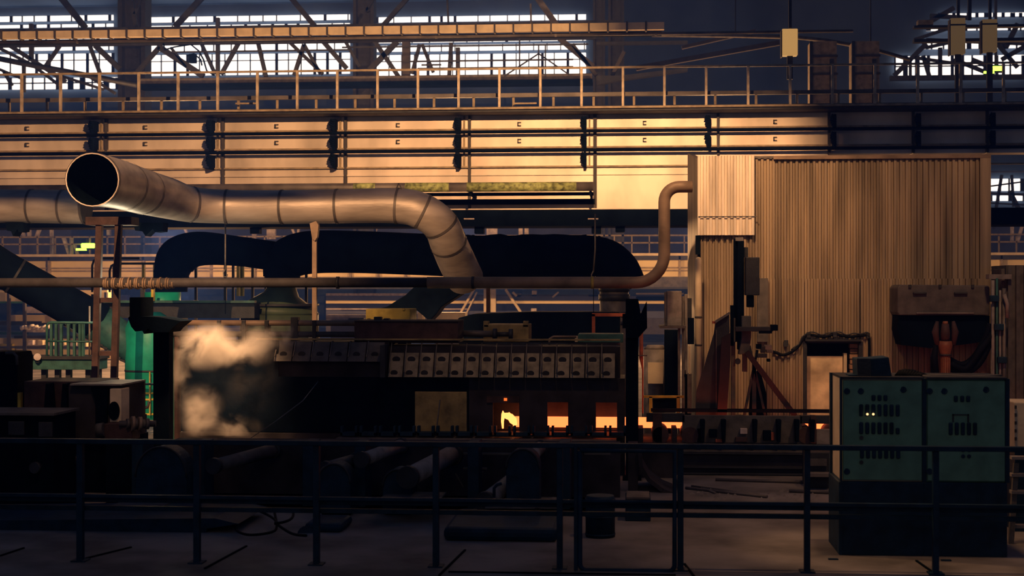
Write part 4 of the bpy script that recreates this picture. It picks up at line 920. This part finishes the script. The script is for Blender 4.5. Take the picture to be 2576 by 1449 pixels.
MB().pbox(262, 1066, 332, 1108, Y, .3).build('bearing_block', 'rust', t, .01)
for (px, r_, m_) in ((322,13,'pipe'),(334,19,'pipewarm'),(342,14,'pipe'),(352,18,'pipewarm'),(362,11,'dimgrey'),(370,14,'pipe')):
    MB().ptube([(px-4,1066,Y),(px+4,1066,Y+.02)], r_, 20).build('flange_ring', m_, t)
MB().ptube([(300,1066,Y),(392,1066,Y+.1)], 8, 14).build('spindle', 'pipe', t); MB().box(X(265,Y), X(330,Y), Y+.02, Y+.28, 0, Z(1106,Y,300)).build('pedestal', 'shaded_black', t)
t = thing('machine_block', 'dark low machine block with pale top edge in front of the mill stand', 'machine', (X(60, 16.6), 16.6, 0))
Y = 16.6
MB().box(X(-80,Y), X(134,Y), Y, Y+.7, 0, Z(1042,Y,60)).build('block_body', 'shaded_black', t, .01); MB().pbox(-80, 1039, 136, 1045, Y-.05, .8).build('top_plate', 'dimgrey', t)
for (a, b, c, d) in ((96,1062,130,1100),(20,1060,60,1095)): MB().pbox(a, b, c, d, Y-.04, .05).build('cover_plate', 'dark', t, .008)
t = thing('edge_column', 'tall dark rounded column block at the picture edge', 'column', (X(20, 18.2), 18.2, 0)); t.name = 'press_column'; WL[t.name] = t.location.copy()
Y = 18.2
MB().poly([(-80,885),(15,885),(40,886),(44,900),(42,1040),(-80,1040)], Y, .5).build('column_body', 'shaded_black', t, .01)
MB().ptube([(14,888,Y-.1),(34,888,Y-.1),(42,896,Y-.1),(43,918,Y-.1)], 4, 8).build('handle', 'dimgrey', t); MB().box(X(-80,Y), X(38,Y), Y+.02, Y+.45, 0, Z(1038,Y,0)).build('foot', 'shaded_black', t)
MB().pbox(44, 988, 52, 1038, Y-.1, .06).build('yellow_marker', 'yellow', t)
# green gantry beam with railing
Y = 25.0
t = thing('green_platform', 'teal platform beam with a pressure gauge and dark supports', 'platform', (X(180, Y), Y, 0))
MB().pbox(40, 903, 245, 930, Y, .5).build('beam', 'teal', t, .01); MB().pbox(50, 896, 245, 904, Y-.05, .6).build('deck', 'dark', t)
for px in (52, 98, 132, 160, 210, 235): MB().box(X(px-6,Y), X(px+6,Y), Y+.2, Y+.3, 0, Z(930,Y,px)).build('support', 'dark', t)
g_ = MB().ptube([(94,898,Y-.15),(94.01,898,Y-.05)], 9, 18).build('gauge', 'pink', t); MB().pbox(91, 905, 97, 912, Y-.1, .08).build('gauge_stem', 'dark', t)
t = thing('green_railing', 'dark green railing with rounded corner on the teal platform', 'railing', P(170, 896, Y))
MB().ptube([(118,898,Y),(118,820,Y),(121,813,Y),(128,811,Y),(242,812,Y)], 3.2, 8).build('top_rail', 'teal', t); MB().ptube([(118,858,Y),(242,860,Y)], 2.5, 8).build('middle_rail', 'teal', t)
for px in (128, 140, 153, 171, 186, 200, 208): MB().pbox(px-3, 813, px+3, 898, Y, .05).build('post', 'teal', t)
MB().pbar(160, 815, 210, 855, Y+.1, 5, .05).build('brace', 'dark', t); MB().ptube([(225,770,Y),(225,900,Y)], 2.5, 8).build('thin_upright', 'steel', t)
t = thing('green_steps', 'short stair and yellow-lit handrail seen between the rust-red legs', 'stair', P(275, 960, 28))
for i in range(6): MB().pbar(258+i*11, 864+i*8, 270+i*11, 868+i*8, 28, 5, .5).build('tread', 'dark', t)
MB().ptube([(258,850,28),(330,905,28)], 3, 8).build('handrail', 'teal', t)
t = thing('teal_pipe_frame', 'thin teal tubular frame standing before the green tank', 'frame', (X(372, 24.4), 24.4, 0))
MB().ptube([(358,1050,24.4),(358,970,24.4),(362,966,24.4),(432,967,24.4)], 3, 8).build('frame_tube', 'teal', t); MB().pbox(306, 962, 332, 1040, 24.2, .5).build('cabinet', 'teal', t, .01)
MB().ptube([(308,1045,24),(335,1032,24),(372,1024,24),(375,1010,24)], 4, 8).build('hose', 'dark', t); MB().box(X(310,24.4), X(355,24.4), 24.3, 24.7, 0, Z(1045,24.4,335)).build('plinth', 'shaded_black', t)
# ============================================================ LOWER PIT MACHINERY (under the table)
def spindle(pts, rpx, lab, m_='pipe', rings=()):
    t = thing('drive_spindle', lab, 'spindle', P(*pts[0]), 'slanting drive spindles')
    MB().ptube(pts, rpx, 18).build('spindle_body', m_, t)
    p0, p1 = P(*pts[0]), P(*pts[-1]); d = (p1-p0).normalized(); r0 = (rpx if not isinstance(rpx, list) else rpx[0])*S(pts[0][0], pts[0][2])
    MB().tube([p0 - d*.05, p0 + d*.02], r0*1.2, 18).build('coupling', 'dark', t); MB().tube([p1 - d*.02, p1 + d*.06], r0*1.25, 18).build('coupling', 'dark', t)
    return t
spindle([(92,1176,16.6),(190,1158,17.4)], 12, 'short bright-edged spindle over the yellow-lit gap', 'pipewarm')
spindle([(-30,1178,16.8),(34,1170,17.2)], 12, 'spindle end cut by the picture edge')
spindle([(540,1172,16.2),(684,1134,17.6)], 17, 'long dim spindle slanting between two railing posts under the steam', 'dimgrey')
spindle([(820,1178,16.4),(890,1158,17.0)], 16, 'short spindle stub lowest beside the third railing post', 'dimgrey')
spindle([(912,1156,16.2),(1008,1122,17.4)], 17, 'grey spindle rising just under the cradle row', 'grey')
spindle([(1028,1200,15.8),(1136,1145,17.2)], 24, 'thickest grey spindle crossing behind a railing post', 'grey')
spindle([(1222,1262,15.8),(1288,1212,16.8)], 22, 'lowest grey spindle beside the round black guard', 'grey')
spindle([(1337,1150,16.6),(1358,1126,17.4)], [16, 16], 'stubby spindle end poking above the round black guard', 'grey')
spindle([(345,1345,15.2),(415,1322,15.8)], 7, 'small pipe lying low on the dark floor', 'dimgrey')
def guard(px, py, r, lab, Yg):
    t = thing('round_guard', lab, 'guard', (X(px, Yg), Yg, 0), 'round black coupling guards')
    p = P(px, py, Yg); rr = r*S(px, Yg); n = 20
    pts = [(p.x + rr*math.cos(math.pi*k/n), p.z + rr*1.15*math.sin(math.pi*k/n)) for k in range(n+1)] + [(p.x-rr, Z(1290,Yg,px)), (p.x+rr, Z(1290,Yg,px))]
    pts.reverse(); m_ = len(pts); vs = [(a, Yg, b) for a, b in pts] + [(a, Yg+.35, b) for a, b in pts]
    MB().add(vs, [tuple(range(m_)), tuple(reversed(range(m_, 2*m_)))] + [(i, i+m_, (i+1)%m_+m_, (i+1)%m_) for i in range(m_)]).build('guard_shell', 'black', t, .01)
    MB().tube([(p.x + rr*math.cos(math.pi*k/n), Yg-.01, p.z + rr*1.15*math.sin(math.pi*k/n)) for k in range(n+1)], .012, 6).build('rim', 'dark', t)
    MB().box(p.x-rr*.8, p.x+rr*.8, Yg+.05, Yg+.3, 0, Z(1285,Yg,px)).build('foot', 'shaded_black', t)
guard(1315, 1178, 42, 'round-topped black guard under the glowing openings', 16.0)
guard(405, 1200, 66, 'broad arched black guard between the first two railing posts', 16.4)
guard(840, 1215, 42, 'arched black guard beside the third railing post', 16.0)
guard(1000, 1225, 38, 'low black guard behind the thickest spindle', 16.2)
t = thing('bent_pipe', 'thin black pipe bend over the lowest grey spindle', 'pipe', P(1245, 1250, 15.6))
MB().ptube([(1243,1250,15.6),(1243,1228,15.6),(1250,1220,15.6),(1262,1216,15.6)], 4, 8).build('pipe', 'black', t)
# pit frame beams
t = thing('pit_frame', 'dark steel frame and beams under the cooling line, behind the railing', 'machine frame', (X(800, 17.6), 17.6, 0))
Y = 17.8
MB().box(X(440,Y), X(1560,Y), Y, Y+.2, Z(1250,Y,800), Z(1108,Y,800)).build('back_plate', 'pitwall', t)
MB().box(X(330,Y), X(1560,Y), Y-1.4, Y+.6, Z(1300,Y,800)-.0, Z(1246,Y,800)).build('deck_plate', 'shaded_black', t)
for px in (345, 500, 775, 905, 1190, 1420): MB().box(X(px-14,16.8), X(px+14,16.8), 16.8, 17.2, 0, Z(1112,16.8,px)).build('upright', 'black', t, .006)
for (a, b, c) in ((1140, 1142, 1296), (1165, 1179, 1225), (1470, 1142, 1535)): MB().pbox(a, b-2, c, b+2, 17.3, .06).build('rail', 'dimgrey', t)
MB().pbar(1146, 1190, 1166, 1225, 17.2, 3, .04).build('thin_brace', 'dimgrey', t); MB().pbar(1210, 1185, 1200, 1235, 17.2, 14, .05).build('thin_brace', 'dark', t)
MB().box(X(330,Y), X(1500,Y), 16.4, 18, 0, Z(1300,Y,800)).build('sole_plate', 'shaded_black', t)
for (a, c) in ((945, 1100), (1345, 1400), (270, 400), (1220, 1360)): MB().pbox(a, 1277 if a != 945 else 1263, c, 1280 if a != 945 else 1266, 15.6, .8).build('worn_edge', 'dimgrey', t)
tag(MB().pbox(98, 1196, 128, 1236, 17.7, .1).build('lit_window', 'amber', None), 'small amber-lit opening low under the mill stand', 'opening')
t = thing('lit_ledge', 'thin warm-lit ledge below the amber opening', 'ledge', P(140, 1256, 16.2)); MB().pbox(100, 1251, 190, 1256, 16.2, .2).build('ledge', 'pipewarm', t); MB().box(X(110,16.2), X(185,16.2), 16.23, 16.37, 0, Z(1255,16.2,140)).build('stand', 'shaded_black', t)
# foreground dark tank and blocks
t = thing('floor_sump', 'long low black sump box lying behind the railing', 'box', (X(1270, 14.9), 14.9, 0))
Y = 14.6
MB().box(X(1115,Y), X(1402,Y), Y, Y+1.3, 0, Z(1328,Y,1260)).build('sump_body', 'black', t, .05)
t = thing('black_drum', 'black barrel standing on the floor behind the gate', 'drum', (X(1510, 14.9), 14.9, 0))
Y = 15.0; pc = Vector((X(1510, Y), Y, 0)); r = 37*S(1510, Y)
MB().tube([pc, pc + Vector((0, 0, .38)), pc + Vector((0, 0, .42))], [r, r, r*.93], 26).build('drum_body', 'black', t)
for z in (.02, .2, .37): MB().tube([pc + Vector((0, 0, z)), pc + Vector((0, 0, z+.02))], r*1.03, 26).build('hoop', 'black', t)
t = thing('small_black_box', 'small black block beyond the barrel with a worn top edge', 'box', (X(1602, 16), 16, 0))
MB().box(X(1573,16), X(1637,16), 16, 16.5, 0, Z(1255,16,1600)).build('block_body', 'black', t, .01); MB().pbox(1576, 1251, 1634, 1256, 15.98, .5).build('top_edge', 'dimgrey', t)
t = thing('curved_chute', 'dim curved chute plate sweeping down behind the gate', 'chute', P(1640, 1250, 18.6))
sp = [(1608,1125),(1612,1165),(1630,1195),(1665,1222),(1700,1236)]; q = MB()
for i in range(4):
    a, b = P(*sp[i], 18.7), P(*sp[i+1], 18.7); q.bar(a, b, .05, .9)
q.build('chute_plate', 'pitwall', t); MB().box(X(1580,18.4), X(1605,18.4), 18.3, 18.9, 0, Z(1120,18.4,1590)).build('support', 'pitwall', t)
t = thing('left_floor_block', 'low black machine foot spread over the floor behind the railing', 'machine base', (X(420, 14.8), 14.8, 0)); t.name = 'low_machine_base'; WL[t.name] = t.location.copy()
Y = 14.9
MB().poly([(-80,1310),(540,1304),(600,1318),(520,1330),(512,1390),(-80,1392)], Y, 1.2).build('base_casting', 'black', t)
MB().box(X(-80,Y), X(505,Y), Y+.05, Y+1.1, 0, Z(1384,Y,300)).build('foot', 'black', t)
t = thing('standing_motor', 'squat black motor on the floor before the third railing post', 'motor', (X(775, 15), 15, 0))
MB().box(X(765,15), X(860,15), 15, 15.6, 0, Z(1316,15,800)).build('motor_body', 'black', t, .04); MB().ptube([(770,1345,14.95),(770.01,1345,15.3)], 22, 16).build('end_bell', 'black', t)
# loose cables on floor
for i, q in enumerate([[(548,1325),(585,1330),(600,1350),(630,1358),(680,1352),(696,1338),(690,1320)], [(640,1312),(672,1318),(690,1330),(700,1345),(735,1368),(770,1384)], [(735,1316),(738,1330),(732,1342),(715,1350),(690,1352)]]):
    sp = []
    for (a, b) in q:
        yy = FY(a, b + 30); sp.append(P(a, b, min(yy, 15.4)))
    sp = [Vector((p.x, p.y, .05 + .05*i)) if k not in (0, len(sp)-1) else Vector((p.x, p.y, .14)) for k, p in enumerate([P(a, b, FY(a, b)) for a, b in q])]
    tag(MB().tube(spline(sp, 5), .014, 7).build('floor_cable', 'rubber'), ['thin black cable looping widest on the floor between the second and third posts', 'black cable running slantwise to the foot of the third railing post', 'short black cable loop nearest the squat motor'][i], 'cable', 'loose cables on the floor')
# scrap on ledge right of gate
t = thing('scrap_ledge', 'low concrete ledge strewn with bars below the roller table', 'ledge', (X(1880, 18), 18, 0))
Y = 17.2
MB().box(X(1715,Y), X(2120,Y), Y, Y+2.4, 0, Z(1262,Y,1880)).build('ledge_slab', 'concrete', t, .02)
zt = Z(1262, Y, 1880)
labs = ['longest loose bar lying slantwise on the ledge', 'rusty bar crossing beneath the longest one on the ledge', 'short bar end by the gate side of the ledge', 'thin rod along the rear of the ledge', 'straight bar near the cabinet end of the ledge']
for i, (x0, y0, x1, y1, r_) in enumerate([(1725,18.2,1930,17.5,.018),(1740,18.4,1910,17.7,.014),(1760,18.3,1800,17.8,.014),(1800,19.0,2080,18.8,.02),(1985,18.0,2090,17.9,.022)]):
    tag(MB().tube([(X(x0, y0), y0, zt+r_), (X(x1, y1), y1, zt+r_+.0)], r_, 8).build('loose_bar', 'pipe'), labs[i], 'bar', 'loose bars on the ledge')
rb = MB()
for i in range(70):
    a = rnd.uniform(1740, 2060); yy = rnd.uniform(17.3, 18.2); s_ = rnd.uniform(.012, .04); x = X(a, yy)
    rb.add([(x-s_, yy-s_, zt-.002), (x+s_, yy-s_*.6, zt-.002), (x+s_*.7, yy+s_, zt-.002), (x-s_*.8, yy+s_*.8, zt-.002), (x+s_*.1, yy, zt+s_*.8)], [(3,2,1,0),(0,1,4),(1,2,4),(2,3,4),(3,0,4)])
tag(rb.build('mill_scale_rubble', 'concrete'), 'crumbs of mill scale and rubble scattered on the ledge', 'rubble', kind='stuff')
t = thing('dim_machine_box', 'small dim machine box between the ledge and the control cabinets', 'machine', (X(2065, 18.3), 18.3, zt)); Y = 18.4
MB().box(X(2030,Y), X(2095,Y), Y, Y+.5, zt, Z(1138,Y,2065)).build('box_body', 'dark', t, .01); MB().pbox(2036, 1192, 2092, 1200, Y-.2, .2).build('tray', 'concrete', t); MB().pbox(2035, 1155, 2080, 1172, Y-.04, .05).build('label_plate', 'dimgrey', t)
# ============================================================ CONTROL CABINETS
Yc = 14.15
cgx = [(2118, 2322), (2331, 2531)]
def CZ(py): return Z(py, Yc, 2220)
def cab(i):
    a, b = cgx[i]; x0, x1 = X(a, Yc), X(b, Yc)
    t = thing('control_cabinet', ['green control cabinet with four rows of slotted switches and two lit lamps', 'green control cabinet with few switches and a square label frame, farther from the shed door'][i], 'control cabinet', ((x0+x1)/2, Yc, 0), 'green control cabinets')
    xo = X(2092+26, Yc)
    MB().box(x0, x1, Yc+.03, Yc+.68, CZ(1212), CZ(952)).build('body', 'cream' if i == 0 else 'cabgreen', t, .008)  # first body pale: warm light on its flank put into the colour
    MB().box(x0+.01, x1-.01, Yc, Yc+.03, CZ(1208), CZ(957)).build('front_panel', 'cabgreen', t, .006)
    MB().box(x0-.03, x1+.01, Yc-.01, Yc+.72, 0, CZ(1212)).build('plinth', 'black', t, .01)
    MB().box(x0-.005, x1+.005, Yc-.02, Yc+.7, CZ(953), CZ(948)).build('lid', 'dark', t)
    if i == 0: MB().box(x0-.02, x0, Yc-.02, Yc+.02, 0, CZ(948)).build('edge_strip', 'black', t); MB().box(x0-.025, x0-.004, Yc+.64, Yc+.7, 0, CZ(948)).build('edge_strip', 'black', t)
    MB().box(x1-.005, x1+.035, Yc+.01, Yc+.6, CZ(1212), CZ(952)).build('gap_shade', 'black', t)  # black strip put in as the shade of the gap
    return t
def sw(t, px, py, h_, wpx=10):
    m = S(px, Yc); s_ = MB(); x = X(px, Yc); z = CZ(py)
    s_.box(x-wpx*m/2, x+wpx*m/2, Yc-.022, Yc, z-h_*m/2, z+h_*m/2); s_.build('switch', 'black', t, .012)
c1 = cab(0); c2 = cab(1)
for px in (2197, 2212, 2227): sw(c1, px, 1001, 15)
for k in range(7):
    sw(c1, 2166+k*15.3, 1032, 30); sw(c1, 2166+k*15.3, 1077 if k < 6 else 1084, 30 if k < 6 else 16); sw(c1, 2168+k*15.2, 1140, 27)
for (px) in (2182, 2197): MB().ptube([(px,1042,Yc-.035),(px+.01,1042,Yc-.01)], 3, 10).build('pilot_lamp', 'amber', c1)
for py in (1101, 1163): MB().ptube([(2167,py,Yc-.02),(2167.01,py,Yc)], 5, 14).build('keyhole', 'dark', c1)
for (px, py) in ((2130,984),(2165,984),(2272,980),(2130,1186)):
    MB().ptube([(px,py,Yc-.012),(px+1,py+.5,Yc)], 8, 9).build('scuffed_bolt', 'black', c1)
for px in (2404, 2420, 2435): sw(c2, px, 1002, 16)
for k in range(5): sw(c2, 2391+k*15.3, 1077, 32)
for (px, py) in ((2423,1132),(2438,1132),(2423,1148),(2438,1148)): MB().ptube([(px,py,Yc-.015),(px+.01,py,Yc)], 5, 12).build('plug_hole', 'black', c2)
fr = MB(); 
for (a, b, c, d) in ((2396,1042,2438,1045),(2396,1042,2400,1062),(2434,1042,2438,1062)): fr.pbox(a, b, c, d, Yc-.012, .012)
fr.build('label_frame', 'dark', c2)
for (px, py) in ((2338,984),(2375,984),(2480,980),(2338,1186)): MB().ptube([(px,py,Yc-.012),(px+1,py+.5,Yc)], 8, 9).build('scuffed_bolt', 'black', c2)
t = thing('top_box', 'black box with a slanted end resting on the green control cabinet', 'box', P(2200, 950, Yc+.1)); t.name = 'slanted_black_box'; WL[t.name] = t.location.copy()
MB().poly([(2157,903),(2190,902),(2236,898),(2244,948),(2159,948)], Yc+.1, .35).build('box_body', 'black', t, .008); MB().poly([(2155,902),(2190,902),(2192,948),(2158,948)], Yc+.08, .03).build('end_flap', 'dark', t)
MB().pbox(2135, 943, 2160, 949, Yc+.1, .2).build('base_tray', 'black', t)
rag = MB()
for i in range(9): a = 2256+i*7; rag.ptube([(a,948,Yc+.2),(a+8,940-6*math.sin(i*.4+.5),Yc+.25),(a+18,948,Yc+.3)], 7, 8)
tag(rag.build('cable_heap', 'rubber'), 'heap of black cable lying on top of the control cabinet', 'cable')
tag(MB().ptube([(2320,946,Yc+.2),(2380,944,Yc+.3),(2440,947,Yc+.3),(2520,944,Yc+.2)], 3, 7).build('top_conduit', 'dimgrey'), 'grey conduit laid along the control cabinet tops', 'conduit')
# cream box at edge
t = thing('riveted_cream_box', 'cream riveted steel box cut by the picture edge beside the cabinets', 'box', (X(2590, 15.6), 15.6, 0)); Y = 15.6
MB().box(X(2552,Y), X(2680,Y), Y, Y+.5, Z(1130,Y,2560), Z(1012,Y,2560)).build('box_body', 'cream', t, .01)
for py in (1020, 1040, 1060, 1080, 1100): MB().pbox(2553, py, 2558, py+8, Y-.02, .02).build('rivet_tab', 'dark', t)
MB().box(X(2556,Y), X(2680,Y), Y+.05, Y+.45, 0, Z(1130,Y,2560)).build('stand', 'black', t)
t = thing('leaning_ladder', 'thin dark steps leaning behind the end of the railing', 'ladder', (X(2550, 15), 15, 0))
MB().bar((X(2556,15), 15.0, Z(1165,15,2556)), (X(2536,15), 14.9, 0), .05, .05).build('stile', 'dimgrey', t); MB().bar((X(2610,15), 15.0, Z(1165,15,2556)), (X(2590,15), 14.9, 0), .05, .05).build('stile', 'dimgrey', t)
for k in range(5): z = .15 + k*.17; MB().box(X(2540,15), X(2606,15), 14.92, 15.02, z, z+.03).build('rung', 'grey', t)
# ============================================================ FRONT RAILING AND GATE
Y = 13.25
t = thing('front_railing', 'black steel guard railing with many posts across the whole view', 'railing', (X(1288, Y), Y, 0))
zt = Z(1103, Y, 100); zt2 = Z(1114, Y, 100)
xa, xb = X(-60, Y), X(2640, Y)
MB().box(xa, xb, Y-.03, Y+.04, zt-.045, zt).build('top_rail', 'black', t, .006)
MB().box(xa, xb, Y+.0, Y+.045, Z(1262,Y,1800)-.032, Z(1262,Y,1800)).build('middle_rail', 'black', t, .005)
for py in (1280, 1302): MB().box(xa, xb, Y+.10, Y+.15, Z(py+6,Y,1800), Z(py-6,Y,1800)).build('lower_conduit', 'black', t, .005)
for px in (-70, 200, 494, 795, 1096, 1408, 1712, 2031, 2355, 2660):
    wq = 15; MB().box(X(px-wq/2,Y), X(px+wq/2,Y), Y-.01, Y+.06, 0, zt-.02).build('post', 'black', t, .005)
    MB().box(X(px-wq/2,Y)-.04, X(px+wq/2,Y)+.04, Y-.05, Y+.10, 0, .012).build('foot_plate', 'black', t)
t = thing('swing_gate', 'black swing gate frame with rounded lower corners in the guard railing', 'gate', (X(1575, Y-.06), Y-.06, 0.02))
Yg = Y-.07; x0, x1 = X(1459, Yg), X(1697, Yg); z1 = zt-.06; z0 = Z(1436, Yg, 1575); r = .06
pts = [(x0, Yg, z1), (x0, Yg, z0+r)]
for k in range(1, 6): a = math.pi/2*k/6; pts.append((x0+r-r*math.cos(a), Yg, z0+r-r*math.sin(a)))
pts += [(x0+r, Yg, z0), (x1-r, Yg, z0)]
for k in range(1, 6): a = math.pi/2*k/6; pts.append((x1-r+r*math.sin(a), Yg, z0+r-r*math.cos(a)))
pts += [(x1, Yg, z0+r), (x1, Yg, z1), (x0, Yg, z1)]
MB().tube(pts, .022, 10).build('gate_frame', 'black', t)
MB().box(x0-.055, x0-.02, Yg, Yg+.05, 0, z1+.03).build('hinge_post', 'black', t, .005)
MB().tube([(x0, Yg, Z(1262,Yg,1575)), (x1, Yg, Z(1262,Yg,1575))], .016, 8).build('middle_rail', 'black', t)
# floor slots and joints
fj = MB()
for (a, b, c, d) in ((0,1400,60,1380),(200,1410,330,1378),(515,1432,620,1375),(1105,1449,1170,1385),(1722,1420,1760,1470),(2305,1412,2345,1440),(1128,1440,1700,1448)):
    p, q = P(a, b, FY(a, b)), P(c, d, FY(c, d)); p.z = q.z = .003; fj.bar(p, q, .02, .02)
struct(fj.build('trim_1', 'shaded_black'), 'dark joints in the concrete floor', 'floor joint')
for i, (a, b) in enumerate(((2096, 1408), (2380, 1411))):
    p = P(a, b, FY(a, b)); tag(MB().box(p.x-.045, p.x+.045, p.y-.02, p.y+.02, 0, .012).build('floor_slot_cover', 'black'), ['small dark slot cover on the floor before the switch-filled cabinet', 'small dark slot cover on the floor before the plainer cabinet'][i], 'floor plate')
# ============================================================ HAZE in the hall
hz = tag(MB().box(-44, 44, 13.6, 91, .02, 20.5).build('smoky_haze', 'dark'), 'thin smoky haze filling the mill hall', 'haze', kind='stuff')
m = bpy.data.materials.new('haze'); m.use_nodes = True; nt = m.node_tree; nt.nodes.clear()
out = nt.nodes.new('ShaderNodeOutputMaterial'); vol = nt.nodes.new('ShaderNodeVolumeScatter'); nt.links.new(vol.outputs[0], out.inputs['Volume'])
vol.inputs['Color'].default_value = (.07, .21, 1, 1); vol.inputs["Density"].default_value = .0034; vol.inputs['Anisotropy'].default_value = .1
hz.data.materials[0] = m
